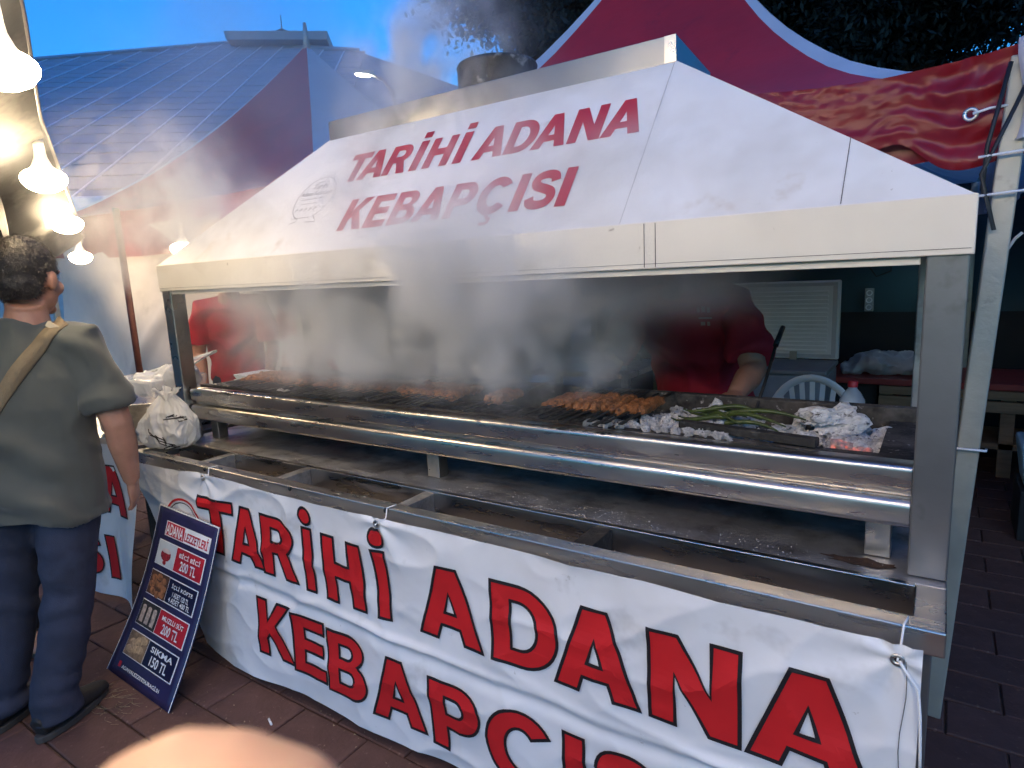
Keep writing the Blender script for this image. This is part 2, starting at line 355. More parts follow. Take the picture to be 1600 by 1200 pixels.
def glyph(ch):
    s = 0.25
    if ch == 'T': return 0.74, [[(0,1),(.74,1),(.74,.79),(.495,.79),(.495,0),(.245,0),(.245,.79),(0,.79)]]
    if ch == 'A': return 0.90, [[(0,0),(.32,1),(.58,1),(.90,0),(.64,0),(.585,.19),(.315,.19),(.26,0)], [(.37,.37),(.53,.37),(.45,.65)]]
    if ch == 'R': return 0.80, [[(0,0),(0,1)] + [(.46,1)] + arc(.46,.70,.31,.30,90,-62,12) + [(.82,0),(.54,0),(.36,.38),(.25,.38),(.25,0)], [(.25,.59),(.25,.81),(.43,.81)] + arc(.43,.70,.10,.11,90,-90,8)]
    if ch == 'P': return 0.78, [[(0,0),(0,1),(.45,1)] + arc(.45,.665,.33,.335,90,-90,14) + [(.25,.33),(.25,0)], [(.25,.54),(.25,.80),(.42,.80)] + arc(.42,.67,.11,.13,90,-90,8)]
    if ch == 'I': return 0.25, [[(0,0),(0,1),(.25,1),(.25,0)]]
    if ch == 'H': return 0.80, [[(0,0),(0,1),(.25,1),(.25,.62),(.55,.62),(.55,1),(.80,1),(.80,0),(.55,0),(.55,.40),(.25,.40),(.25,0)]]
    if ch == 'D': return 0.84, [[(0,0),(0,1),(.36,1)] + arc(.36,.5,.48,.5,90,-90,18) + [(.36,0)], [(.25,.2),(.25,.8),(.35,.8)] + arc(.35,.5,.235,.3,90,-90,14) + [(.35,.2)]]
    if ch == 'N': return 0.84, [[(0,0),(0,1),(.28,1),(.59,.44),(.59,1),(.84,1),(.84,0),(.57,0),(.25,.58),(.25,0)]]
    if ch == 'K': return 0.86, [[(0,0),(0,1),(.25,1),(.25,.62),(.53,1),(.83,1),(.49,.60),(.87,0),(.57,0),(.33,.41),(.25,.31),(.25,0)]]
    if ch == 'E': return 0.70, [[(0,0),(0,1),(.68,1),(.68,.79),(.25,.79),(.25,.61),(.64,.61),(.64,.41),(.25,.41),(.25,.21),(.70,.21),(.70,0)]]
    if ch == 'B': return 0.80, [[(0,0),(0,1),(.45,1)] + arc(.45,.755,.29,.245,90,-55,10) + arc(.49,.28,.31,.28,62,-90,12) + [(.49,0)], [(.25,.60),(.25,.81),(.42,.81)] + arc(.42,.705,.09,.105,90,-90,6), [(.25,.20),(.25,.42),(.45,.42)] + arc(.45,.31,.10,.11,90,-90,6)]
    if ch == 'C' or ch == 'Ç':
        c = arc(.44,.5,.44,.52,35,325,26) + arc(.44,.5,.19,.29,318,42,22); g = [c]
        if ch == 'Ç': g.append(stroke(crom([(.45,.0),(.45,-.08),(.54,-.13),(.52,-.22),(.40,-.25),(.31,-.22)], 4), .085))
        return 0.84, g
    if ch == 'S': return 0.78, [stroke(crom([(.655,.70),(.60,.84),(.42,.90),(.21,.86),(.14,.73),(.22,.60),(.42,.52),(.60,.43),(.66,.29),(.58,.15),(.37,.10),(.18,.15),(.105,.30)], 4), .225)]
    return 0.3, []
def fit_glyph(ch, x0, x1, z0, z1, dot=None):
    gw, cs = glyph('I' if ch == 'İ' else ch); zz = 1.0
    out = [[(x0 + p[0] / gw * (x1 - x0), z0 + p[1] * (z1 - z0)) for p in c] for c in cs]
    if dot: out.append([(dot[0] + dot[2] * math.cos(t), dot[1] + dot[2] * math.sin(t)) for t in [2 * math.pi * i / 16 for i in range(16)]])
    return out
def outline(cs, wd):
    mb = MB()
    for c in cs:
        n = len(c); a, b = [], []
        for i in range(n):
            p = Vector(c[i]); e0 = p - Vector(c[i-1]); e1 = Vector(c[(i+1) % n]) - p
            if e0.length < 1e-6 or e1.length < 1e-6: e0 = e1 = Vector(c[(i+1) % n]) - Vector(c[i-1])
            n0 = Vector((-e0.y, e0.x)).normalized(); n1 = Vector((-e1.y, e1.x)).normalized(); q = n0 + n1
            q = q / max(0.35, q.length_squared / 2)
            a.append(p + q * wd * 0.5); b.append(p - q * wd * 0.5)
        o = len(mb.v); mb.v += [(*q, 0) for q in a] + [(*q, 0) for q in b]
        for i in range(n): mb.f.append((o+i, o+(i+1) % n, o+n+(i+1) % n, o+n+i)); mb.m.append(1); mb.s.append(False)
    return mb
def place_letter(name, cs, parent, mats, fn, edge=0.0, cell=None, lift=0.0012):
    bm = poly_mesh(cs)
    if edge:
        me = outline(cs, edge).mesh('o', mats); n0 = len(bm.verts); bm.from_mesh(me); bpy.data.meshes.remove(me)
        bm.verts.ensure_lookup_table()
        for v in bm.verts[n0:]: v.co.z = lift
    if cell:
        xs = [v.co.x for v in bm.verts]; ys = [v.co.y for v in bm.verts]
        for ax, lo, hi in ((0, min(xs), max(xs)), (1, min(ys), max(ys))):
            k = math.ceil(lo / cell)
            while k * cell < hi:
                no = (1, 0, 0) if ax == 0 else (0, 1, 0); co = (k * cell, 0, 0) if ax == 0 else (0, k * cell, 0)
                bmesh.ops.bisect_plane(bm, geom=bm.verts[:] + bm.edges[:] + bm.faces[:], plane_co=co, plane_no=no); k += 1
    for v in bm.verts: v.co = fn(v.co.x, v.co.y, v.co.z)
    me = bpy.data.meshes.new(name); bm.to_mesh(me); bm.free()
    for M_ in mats: me.materials.append(M_)
    return link(name, me, parent)
def place_bm(name, bm, parent, mt, fn):
    for v in bm.verts: v.co = fn(v.co.x, v.co.y, v.co.z)
    me = bpy.data.meshes.new(name); bm.to_mesh(me); bm.free(); me.materials.append(mt); return link(name, me, parent)

def project(p):
    v = Vector(p) - CAM; d = v.dot(_F)
    if d < 0.05: return None
    return 800 + 1000 * v.dot(CR) / d, 600 - 1000 * v.dot(CU) / d, d

# ================================================================== GROUND
gm = MB(); gm.grid(lambda u, v: ((u - .5) * 700 - 20, (v - .5) * 700 + 60, -0.014), 8, 8, sm=False)
ground = gm.build('ground', SAND, kind='structure')
PL, PW = 0.33, 0.20
rows = []
for j in range(-7, 30):
    for i in range(-16, 18):
        x = 0.753 + i * PL + (0.165 if j % 2 else 0); y = -0.235 + j * PW
        if not (-4.5 < x < 5.5): continue
        pr = project((x + PL / 2, y + PW / 2, 0)); score = -1
        if pr and -60 < pr[0] < 1660 and pr[1] < 1290 and not (0.1 < x < 2.6 and 0.15 < y < 1.2) and not (x > 1.4 and x < 2.7 and y < 1.3 and y > -.9):
            score = 1000 / pr[2]
        rows.append((score, x, y))
rows.sort(reverse=True)
pm = bmesh.new(); bmesh.ops.create_cube(pm, size=1.0)
for v in pm.verts: v.co = Vector((v.co.x * (PL - 0.007), v.co.y * (PW - 0.007), v.co.z * 0.03 - 0.015))
bmesh.ops.bevel(pm, geom=[e for e in pm.edges if all(v.co.z > -0.01 for v in e.verts)], offset=0.004, segments=1, affect='EDGES')
paver_me = bpy.data.meshes.new('paver'); pm.to_mesh(paver_me); pm.free(); paver_me.materials.append(PAV)
for k, (sc_, x, y) in enumerate(rows[:290]):
    o = link('paver', paver_me, ground); o.location = (x + PL / 2, y + PW / 2, random.uniform(-0.0025, 0.001))
    o.rotation_euler = (random.gauss(0, .006), random.gauss(0, .004), random.gauss(0, .004))
rest = MB()
for sc_, x, y in rows[290:]:
    dz = random.uniform(-.004, 0); rest.box((x + .004, y + .004, -.03), (x + PL - .004, y + PW - .004, dz))
rest.build('paver', PAV, ground, kind='stuff')

# ================================================================== LARGE STRUCTURE: market hall
hs = Vector((-0.5986, 0.6778, 0.4270)); hh = Vector((0.7495, 0.6620, 0)); hn = hh.cross(hs).normalized()
if hn.z < 0: hn = -hn
HE = Vector((-19.2, 8.68, 4.245)); K = 20 / 28
def hall(a, b, up=0.0): return HE + hh * (a * K) + hs * (b * K) + hn * up
hb = empty('market_hall', (HE.x, HE.y, 0), 'large hall with a blue grey panelled pyramid roof behind the tents', 'building')
top = lambda a: 41 + (a + 20) * 0.755 if a < -4.85 else 52.5 - (a + 4.85) * 0.47
mb = MB()
mb.add([hall(-22, 0, -.08), hall(9, 0, -.08), hall(9, 46, -.08), hall(5.9, 47.4, -.08), hall(-4.85, 52.5, -.08), hall(-22, 39.6, -.08)], [(0, 1, 2, 3, 4, 5)])
mb.build('roof', ROOFD, hb)
cells = []
a = -21.15
while a < 8:
    b = 0.0; r = 0
    while b + 2.1 < top(a + 1.1) + .5:
        cells.append((b, a, b + 2.1, r)); b += 2.1; r += 1
    a += 2.2
cells.sort(); pc = MB(); npan = 0
for b, a, b1, r in cells:
    g = 0.11; q = [hall(a + .07, b + g, 0), hall(a + 2.13, b + g, 0), hall(a + 2.13, b1 - g, 0), hall(a + .07, b1 - g, 0)]
    up = [p + hn * (0.06 + random.uniform(-.008, .008)) for p in q]
    dark = (b > 35 and b < 36.8 and -12.5 < a < -10.5)
    if b < 32 and npan < 290:
        MB().hexa(q + up).build('roof_panel', ROOFD if dark else ROOFP, hb); npan += 1
    else: pc.hexa(q + up, 1 if dark else 0)
pc.build('roof_panel', [ROOFP, ROOFD], hb, kind='stuff')
a = -21.15
while a < 9:
    MB().hexa([hall(a - .05, 0, 0), hall(a + .05, 0, 0), hall(a + .05, top(a), 0), hall(a - .05, top(a), 0), hall(a - .05, 0, .09), hall(a + .05, 0, .09), hall(a + .05, top(a), .09), hall(a - .05, top(a), .09)]).build('roof_seam', ROOFS, hb)
    a += 2.2
mb = MB(); p0, p1 = hall(-22, -.25, -.2), hall(9, -.25, -.2)
mb.hexa([p0, p1, p1 + hs * .5, p0 + hs * .5, p0 + Vector((0, 0, .5)), p1 + Vector((0, 0, .5)), p1 + hs * .5 + Vector((0, 0, .4)), p0 + hs * .5 + Vector((0, 0, .4))]).build('eave_band', ROOFS, hb)
mb = MB(); i0, i1 = hall(-22, 1.2, -.3), hall(9, 1.2, -.3)
mb.add([(i0.x, i0.y, 0), (i1.x, i1.y, 0), i1, i0], [(0, 1, 2, 3)]).build('wall', BWALL, hb)
apx = hall(5.9, 47.4); far = Vector((-25.2, 36.1, 14.2)) + Vector((2.2, 4.5, -1.0))
mb = MB(); mb.add([apx, far, far + Vector((9, -9, -9)), hall(9, 20), hall(9, 46)], [(0, 4, 3, 2, 1)])
mb.build('roof_slope', mat('pale roof slope', (0.30, 0.33, 0.38), 0.6), hb)
for (a0, b0), (a1, b1) in (((-22, 39.6), (-4.85, 52.6)), ((-4.85, 52.6), (9, 46.1))):
    p_, q_ = hall(a0, b0 - .9, .12), hall(a1, b1 - .9, .12); e_ = hs * 1.1
    MB().hexa([p_ - hn * .2, q_ - hn * .2, q_ - hn * .2 + e_, p_ - hn * .2 + e_, p_ + hn * .06, q_ + hn * .06, q_ + hn * .06 + e_, p_ + hn * .06 + e_]).build('ridge_cap', ROOFP, hb)
lc = hall(.6, 50.5); u1 = hh; u2 = Vector((hs.x, hs.y, 0)).normalized()
def lan(x, y, z): return lc + u1 * x + u2 * y + Vector((0, 0, z))
mb = MB(); mb.hexa([lan(-3.6, -2, -.2), lan(3.6, -2, -.2), lan(3.6, 3, -.2), lan(-3.6, 3, -.2), lan(-3.7, -2.1, .35), lan(3.7, -2.1, .35), lan(3.7, 3.1, .35), lan(-3.7, 3.1, .35)])
mb.add([lan(-3.7, -2.1, .355), lan(3.7, -2.1, .355), lan(3.7, 3.1, .355), lan(-3.7, 3.1, .355), lan(0, .5, 1.15)], [(0, 1, 4), (1, 2, 4), (2, 3, 4), (3, 0, 4)])
mb.build('roof_lantern', ROOFP, hb)
MB().tube([lan(0, .5, 1.1), lan(0, .5, 2.4)], [.05, .03], 6).box(lan(0, .5, 1.05) - Vector((.3, .3, 0)), lan(0, .5, 1.3) + Vector((.3, .3, 0))).build('antenna', SOOT, hb)

# street lamp
sl_ = empty('street_lamp', (-7.25, 9.68, 0), 'lit street lamp on a bent arm in front of the hall roof', 'lamp')
MB().tube([(-7.25, 9.68, 0), (-7.25, 9.68, 5.2), (-7.27, 9.67, 5.55), (-7.45, 9.58, 5.85), (-7.72, 9.44, 6.0)], [.06, .045, .04, .035, .035], 8).build('pole', POSTM, sl_)
MB().bar((-7.62, 9.49, 5.99), (-8.02, 9.29, 6.06), .20, .07).build('lamp_head', POSTM, sl_)
MB().bar((-7.74, 9.43, 5.955), (-7.98, 9.31, 5.995), .15, .012).build('lamp_lens', emit('street lamp lens', (1, .95, .85), 30), sl_)

# ------------------------------------------------------------------ pagoda tents
def tent_panel(c, a, b, peak, eave, sag=0.88, nu=14, nv=16, wr=0.012, seed=0):
    a = Vector(a); b = Vector(b); c = Vector(c)
    def fn(u, v):
        e = a.lerp(b, u); xy = e.lerp(c, v)
        z = eave + (peak - eave) * (v ** 1.9 * sag + v * (1 - sag)) - 0.10 * math.sin(math.pi * u) * (1 - v) * (0.3 + v)
        z += wr * mnoise.noise((xy.x * 3 + seed, xy.y * 3, v * 2)) * (1 - v)
        return (xy.x, xy.y, z)
    return MB().grid(fn, nu, nv)

def make_tent(name, label, cpos, corners, peak, eave, mats, poles, valance=0.28, sag=.88, bandw=3):
    t = empty(name, (cpos[0], cpos[1], 0), label, 'tent')
    n = len(corners)
    for i in range(n):
        p, q = corners[i], corners[(i + 1) % n]
        pm_ = tent_panel(cpos, p, q, peak, eave, seed=i * 7, nu=28, sag=sag)
        if mats[i] is REDC:
            for k_ in range(len(pm_.f)):
                if k_ % 28 < bandw or k_ % 28 > 28 - bandw: pm_.m[k_] = 1
        pm_.build('roof_panel', [mats[i], WHTC], t)
    for i in range(n):
        p, q = Vector(corners[i]), Vector(corners[(i + 1) % n])
        no = Vector((q.y - p.y, -(q.x - p.x))).normalized()
        def fn(u, v, p=p, q=q, no=no):
            e = p.lerp(q, u); k = .012 * math.sin(u * 40 + 3 * mnoise.noise((u * 5, v, 1))) * v + .03 * mnoise.noise((u * 9, v * 3, i))
            return (e.x + no.x * (.012 + k), e.y + no.y * (.012 + k), eave - v * valance - .10 * math.sin(math.pi * u) * .3 - v * .05 * math.sin(math.pi * u))
        MB().grid(fn, 60, 5).build('valance', REDP if mats[i] is REDC else mats[i], t)
    for (x, y, x2, y2) in poles:
        MB().bar((x, y, 0), (x2, y2, eave), .06, .06, up=(0, 1, 0)).build('pole', GALV, t, bevel=.005)
    MB().tube([(cpos[0], cpos[1], peak - .1), (cpos[0], cpos[1], peak + .25)], [.05, .02], 8).build('finial', GALV, t)
    return t

c0 = Vector((-3.82, 4.45)); d1 = Vector((.751, -.66)); d2 = Vector((-.66, -.751)); hd = 3.2
corn = [c0 + d2 * hd, c0 + d1 * hd, c0 - d2 * hd, c0 - d1 * hd]
tl = make_tent('pagoda_tent', 'red and white peaked tent with a beige side wall, left behind the smoke', (c0.x, c0.y), [tuple(p) for p in corn], 4.5, 2.42, [REDC, WHTC, REDC, WHTC],
               [(corn[0].x, corn[0].y, corn[0].x, corn[0].y), (corn[1].x, corn[1].y, corn[1].x, corn[1].y)], .42, .55, 1)
def bw(u, v):
    e = (corn[0] * .97 + corn[1] * .03).lerp(corn[1], u); no = Vector((.22, -.97))
    k = .05 * mnoise.noise((u * 5, v * 1.5, 3)) + .035 * math.sin(6 * (u * 2.2 + v * 1.1)) + .06 * math.exp(-((u - .15 - v * .55) / .035) ** 2)
    return (e.x + no.x * k, e.y + no.y * k, .02 + (2.28 - .05 * math.sin(math.pi * u) - .02) * v)
MB().grid(bw, 90, 50).build('side_wall', BEIGE, tl)
def bw2(u, v):
    e = corn[1].lerp(corn[2], u); k = .05 * mnoise.noise((u * 5, v * 1.5, 9)) + .03 * math.sin(7 * (u * 2.2 + v))
    return (e.x + k, e.y, .02 + 2.24 * v)
MB().grid(bw2, 60, 40).build('side_wall', BEIGE, tl)

TX0, TX1, TY0, TY1 = -0.25, 3.14, 1.12, 5.10
tr = make_tent('pagoda_tent', 'dark red peaked tent over the grill cooks, on the right', ((TX0 + TX1) / 2, (TY0 + TY1) / 2), [(TX0, TY0), (TX1, TY0), (TX1, TY1), (TX0, TY1)], 3.95, 2.10,
               [REDC, WHTC, REDC, WHTC], [(TX0, TY0 + .05, TX0, TY0 + .05), (3.02, 1.06, 3.13, 1.08), (TX1, TY1, TX1, TY1), (TX0, TY1, TX0, TY1)], .24, .88, 2)
MB().grid(lambda u, v: (TX0 + (TX1 + 1.6 - TX0) * u, TY1 + .03 * mnoise.noise((u * 8, v, 2)), 1.075 + 1.1 * v), 50, 8).build('back_wall', TEAL, tr)
MB().grid(lambda u, v: (TX0 + (TX1 + 1.6 - TX0) * u, TY1 - .012 + .03 * mnoise.noise((u * 8, 0, 2)), 0.0 + 1.08 * v), 50, 4).build('back_wall', NAVY, tr)
tn = make_tent('pagoda_tent', 'neighbouring tent beyond the right picture edge, only its red corner showing', (5.25, 3.1), [(3.30, 1.12), (7.2, 1.12), (7.2, 5.1), (3.30, 5.1)], 3.9, 2.16, [REDC, WHTC, REDC, WHTC], [(7.2, 1.12, 7.2, 1.12), (7.2, 5.1, 7.2, 5.1)], .24)
MB().grid(lambda u, v: (4.8 + .03 * mnoise.noise((u * 8, v, 3)), 1.2 + 3.9 * u, 2.14 * v), 30, 8).build('side_wall', NAVY, tn)  # unseen dark wall, added to block sky light from the open right side
# glossy corner sheet gathered round the pole
def cs_(u, v):
    x = 2.36 + .80 * u; g = math.exp(-((u - .78) / .16) ** 2)
    y = TY0 - .055 + .008 * mnoise.noise((u * 5 + v * 2, v * 3 - u * 2, 4)) + .0045 * math.sin(11 * math.atan2(v - .32, (u - .80) * 3.3) + 3 * mnoise.noise((u * 6, v * 4, 2))) * math.exp(-((u - .8) / .5) ** 2) * min(1, 4 * math.hypot(u - .8, (v - .32) * .4)) + .005 * mnoise.noise((u * 25, v * 12, 8)) - .010 * g * math.sin(v * 20)
    low = 1.90 - .06 * u + .05 * math.exp(-((u - .60) / .10) ** 2) - .05 * g
    return (x, y, low + (2.135 - .03 * math.sin(math.pi * u) - low) * v)
MB().grid(cs_, 90, 30).build('corner_sheet', REDP, tr)
MB().lathe([(.010, 0), (.020, 0), (.020, .003), (.010, .003), (.010, 0)], n=16).build('eyelet', STEELB, tr).matrix_basis = Matrix.Translation((3.015, TY0 - .085, 1.955)) @ Matrix.Rotation(R(90), 4, 'X')
MB().tube([(3.02, TY0 - .09, 1.955), (3.06, TY0 - .085, 1.965), (3.12, TY0 - .06, 1.97)], .004, 6).build('tie_cord', WHITEP, tr)
MB().grid(lambda u, v: (3.125 + .03 * u + .012 * math.sin(v * 5), TY0 - .085 - .02 * math.sin(u * 3.1), 1.87 + .27 * v), 6, 14).build('white_edge', WHTC, tr)
MB().grid(lambda u, v: (3.16 + .35 * u, TY0 - .06 + .02 * mnoise.noise((u * 5, v * 5, 1)), 1.93 + .22 * v + .03 * u), 20, 12).build('corner_sheet', mat('dull red tarpaulin', (.22, .02, .025), .5, 0, .2, 6, .5, 12), tr)
for zz in (1.72, 1.83):
    MB().tube([(3.04, 1.02, zz), (3.12, 1.015, zz + .004), (3.45, 1.02, zz + .02)], .004, 6).build('tie_cord', WHITEP, tr)
MB().tube([(3.03, 1.035, .955), (3.03, 1.018, .955), (3.115, 1.018, .955), (3.115, 1.04, .955)], .004, 6).build('tie_cord', WHITEP, tr)
MB().tube([(3.10, 1.03, 2.08), (3.06, 1.02, 1.86), (3.055, 1.025, 1.74), (3.09, 1.02, 1.62), (3.05, 1.02, 1.78), (3.14, 1.02, 2.02)], .006, 6).build('tie_cord', BLACK, tr)
# ------------------------------------------------------------------ trees
def make_tree(label, x, y, cz, rad, nleaf, seed):
    rnd = random.Random(seed); t = empty('tree', (x, y, 0), label, 'tree', 'trees behind the tents')
    mb = MB(); mb.tube([(x, y, 0), (x + .1, y, cz * .4), (x, y + .1, cz)], [.22, .17, .08], 9)
    for k in range(9):
        a = rnd.uniform(0, 6.28); e = Vector((x + math.cos(a) * rad * .8, y + math.sin(a) * rad * .8, cz + rnd.uniform(-.4, .7) * rad))
        s0 = Vector((x, y, cz * rnd.uniform(.55, .9))); mb.tube([s0, s0.lerp(e, .5) + Vector((0, 0, .2)), e], [.07, .045, .015], 6)
    mb.build('trunk', BARK, t)
    cl = [Vector((x + rnd.gauss(0, .45) * rad, y + rnd.gauss(0, .45) * rad, cz + rnd.gauss(0, .42) * rad)) for _ in range(70)]
    v, f = [], []
    for i in range(nleaf):
        c = rnd.choice(cl); p = c + Vector((rnd.gauss(0, .20), rnd.gauss(0, .20), rnd.gauss(0, .17))) * rad
        q = Vector((rnd.gauss(0, 1), rnd.gauss(0, 1), rnd.gauss(0, 1))).normalized(); r_ = q.orthogonal().normalized(); s_ = rnd.uniform(.04, .075)
        o = len(v); v += [p - q * s_, p + r_ * s_ * .42, p + q * s_, p - r_ * s_ * .42]; f.append((o, o + 1, o + 2, o + 3))
    me = bpy.data.meshes.new('crown'); me.from_pydata(v, [], f); me.materials.append(LEAF); link('crown', me, t); return t
def at(px, py, d): return CAM + (_F + CR * ((px - 800) / 1000) - CU * ((py - 600) / 1000)) * d
for lb, px, py, d, rad_, nl, sd in (('dark leafy tree behind the hood chimney', 850, -95, 10.0, 1.55, 110000, 3), ('dark leafy tree above the red tarpaulin corner', 1450, -60, 9.0, 1.75, 110000, 5), ('dark leafy tree behind the right tent peak', 1170, -90, 11.0, 1.9, 110000, 11)):
    q = at(px, py, d); make_tree(lb, q.x, q.y, q.z, rad_, nl, sd)

# ================================================================== GRILL STAND
X0, X1 = -0.04, 3.02
st = empty('grill_stand', (1.49, .6, 0), 'long steel grill stand under a white sloping smoke hood', 'grill stand')
# frame legs and posts
for (xa, xb) in ((X0, X0 + .07), (X1 - .075, X1)):
    MB().box((xa, .235, .852), (xb, .305, 1.585)).build('post', POSTM if xa > 1 else STEEL, st, bevel=.004)
for (xa, xb) in ((X0 + .05, X0 + .1), (2.905, 2.955)):
    MB().box((xa, 1.20, .852), (xb, 1.25, 1.6)).build('post', STEELD, st, bevel=.004)
for xa in (X0 + .02, 1.45, X1 - .07):
    for ya in (.06, 1.2):
        MB().box((xa, ya, 0), (xa + .05, ya + .05, .80)).build('leg', POSTM, st, bevel=.003)
for xa in (X1 - .06,):
    MB().box((xa + .012, .12, .15), (xa + .04, 1.19, .19)).build('stretcher', POSTM, st)
# deck, rails, wells
ZB = .850
MB().box((X0, .205, ZB - .03), (X1, 1.30, ZB)).build('deck', STEELD, st, bevel=.003)
MB().box((X0, 0, ZB - .050), (X1, .048, ZB + .002)).build('front_rail', STEELB, st, bevel=.003)
MB().box((X0, .0485, ZB - .055), (X0 + .05, .2045, ZB - .001)).build('end_rail', STEEL, st, bevel=.002)
MB().box((X1 - .055, .0485, ZB - .055), (X1, .2045, ZB - .001)).build('end_rail', STEEL, st, bevel=.002)
MB().box((X0 + .052, .185, ZB - .075), (X1 - .057, .2045, ZB + .003)).build('well_lip', STEELB, st, bevel=.002)
wells = [.42, .92, 1.55, 2.19]
for k, xd in enumerate(wells):
    MB().box((xd, .0485, ZB - .07), (xd + .045 + .012 * (k == 3), .1845, ZB - .004)).build('divider', SOOT if k == 3 else STEELD, st, bevel=.002)
ed = [X0 + .05] + [w_ for x in wells for w_ in (x, x + .045)] + [X1 - .055]
for k in range(0, len(ed), 2):
    MB().box((ed[k] + .001, .049, ZB - .16), (ed[k + 1] - .001, .184, ZB - .082)).build('well_tray', WELL, st)
MB().box((X0 + .03, .012, .12), (X1 - .05, .02, ZB - .055)).build('front_panel', SOOT, st)
# hood
hy0, hz0, hz1, ry, rz, rzt = .232, 1.556, 1.670, .632, 2.161, 2.238
rx0, rx1, ryb = .745, 2.277, .97; hy1 = 1.30
mb = MB()
T_ = [(X0, hy0, hz1), (X1, hy0, hz1), (X1, hy1, hz1), (X0, hy1, hz1), (rx0, ry, rz), (rx1, ry, rz), (rx1, ryb, rz), (rx0, ryb, rz)]
mb.add(T_, [(0, 1, 5, 4), (1, 2, 6, 5), (2, 3, 7, 6), (3, 0, 4, 7)])
hood = mb.build('hood', HOODW, st, solid=.006)
fw = .012
for nm, a_, b_ in (('fascia', (X0 - .006, hy0 - .006, hz0), (X1 + .006, hy0 + fw - .006, hz1 + .004)), ('fascia', (X0 - .006, hy1, hz0), (X1 + .006, hy1 + fw, hz1 + .004)),
                   ('fascia', (X0 - .006, hy0 + fw - .005, hz0), (X0 + fw - .006, hy1 - .001, hz1 + .004)), ('fascia', (X1 - fw + .006, hy0 + fw - .005, hz0), (X1 + .006, hy1 - .001, hz1 + .004))):
    MB().box(a_, b_).build(nm, FASC, st, bevel=.003)
MB().box((X0 + .03, hy0 + .010, hz0 - .017), (X1 - .085, hy0 + .03, hz0 - .0005)).build('drip_rail', FASC, st, bevel=.002)
for xx in (2.333, 2.363): MB().box((xx, hy0 - .0075, hz0 + .004), (xx + .0016, hy0 - .0055, hz1)).build('panel_joint', SEAM, st)
MB().box((X0, hy0 - .0072, hz0 + .012), (X1, hy0 - .0055, hz0 + .0132)).build('panel_joint', SEAM, st)
mb = MB()
mb.add([(rx0, ry - .004, rz - .004), (rx1, ry - .004, rz - .004), (rx1, ryb, rz - .004), (rx0, ryb, rz - .004), (rx0, ry - .004, rzt), (rx1, ry - .004, rzt), (rx1, ryb, rzt - .035), (rx0, ryb, rzt - .035)],
       [(4, 5, 6, 7), (0, 1, 5, 4), (1, 2, 6, 5), (2, 3, 7, 6), (3, 0, 4, 7)])
rbx = mb.build('ridge_box', mat('dull cap steel', (.27, .28, .30), .36, .95, .08, 3, .01, 40, rvar=.06), st, bevel=.002)
MB().box((rx1 - .035, ry - .0065, rz), (rx1 + .001, ry - .0045, rzt - .001)).build('ridge_trim', STEEL, rbx)
mb = MB(); mb.lathe([(.152, -.03), (.152, .080), (.155, .088), (.150, .098), (.138, .098), (.134, -.03)], (1.515, .80, 2.245), 36)
mb.build('chimney', mat('scorched chimney steel', (.05, .048, .046), .55, .4, .4, 12, .3, 40, [((.02, .018, .016), .48, .6, 9), ((.30, .29, .27), .60, .70, 13)]), st)
hu = Vector((0, ry - hy0, rz - hz1)); HL = hu.length; hu.normalize(); hnn = Vector((1, 0, 0)).cross(hu).normalized()
def hf(x, u, z=0): return Vector((x, hy0, hz1)) + hu * u + hnn * (.0045 + z)
def hw(x, u, z=0): return hf(x, u, z)
def hood_line(x0, u0, x1, u1, wd=.0016, name='panel_joint'):
    a_, b_ = Vector((x0, u0)), Vector((x1, u1)); d = (b_ - a_).normalized(); n = Vector((-d.y, d.x)) * wd / 2
    MB().add([hf(*(a_ - n)), hf(*(b_ - n)), hf(*(b_ + n)), hf(*(a_ + n))], [(0, 1, 2, 3)]).build(name, SEAM, hood)
hood_line(2.264, .004, 2.274, HL - .01, .0009); hood_line(2.7825, .004, 2.7825, .206, .0018)
# hood lettering
row1 = [('T', .985, 1.095), ('A', 1.070, 1.203), ('R', 1.205, 1.318), ('İ', 1.342, 1.380), ('H', 1.405, 1.520), ('İ', 1.545, 1.583),
        ('A', 1.628, 1.752), ('D', 1.757, 1.870), ('A', 1.862, 1.986), ('N', 1.994, 2.104), ('A', 2.106, 2.232)]
row2 = [('K', 1.118, 1.240), ('E', 1.248, 1.350), ('B', 1.366, 1.476), ('A', 1.480, 1.606), ('P', 1.617, 1.722), ('Ç', 1.738, 1.856), ('I', 1.876, 1.912), ('S', 1.922, 2.026), ('I', 2.036, 2.072)]
for row, u0, u1 in ((row1, .347, .497), (row2, .091, .243)):
    for ch, a_, b_ in row:
        cs = fit_glyph(ch, a_, b_, u0, u1 - (.0 if ch != 'İ' else .0))
        if ch == 'İ': cs.append([(a_, u1 + .016), (b_, u1 + .016), (b_, u1 + .046), (a_, u1 + .046)])
        place_letter('letter', cs, hood, [REDV], hf)
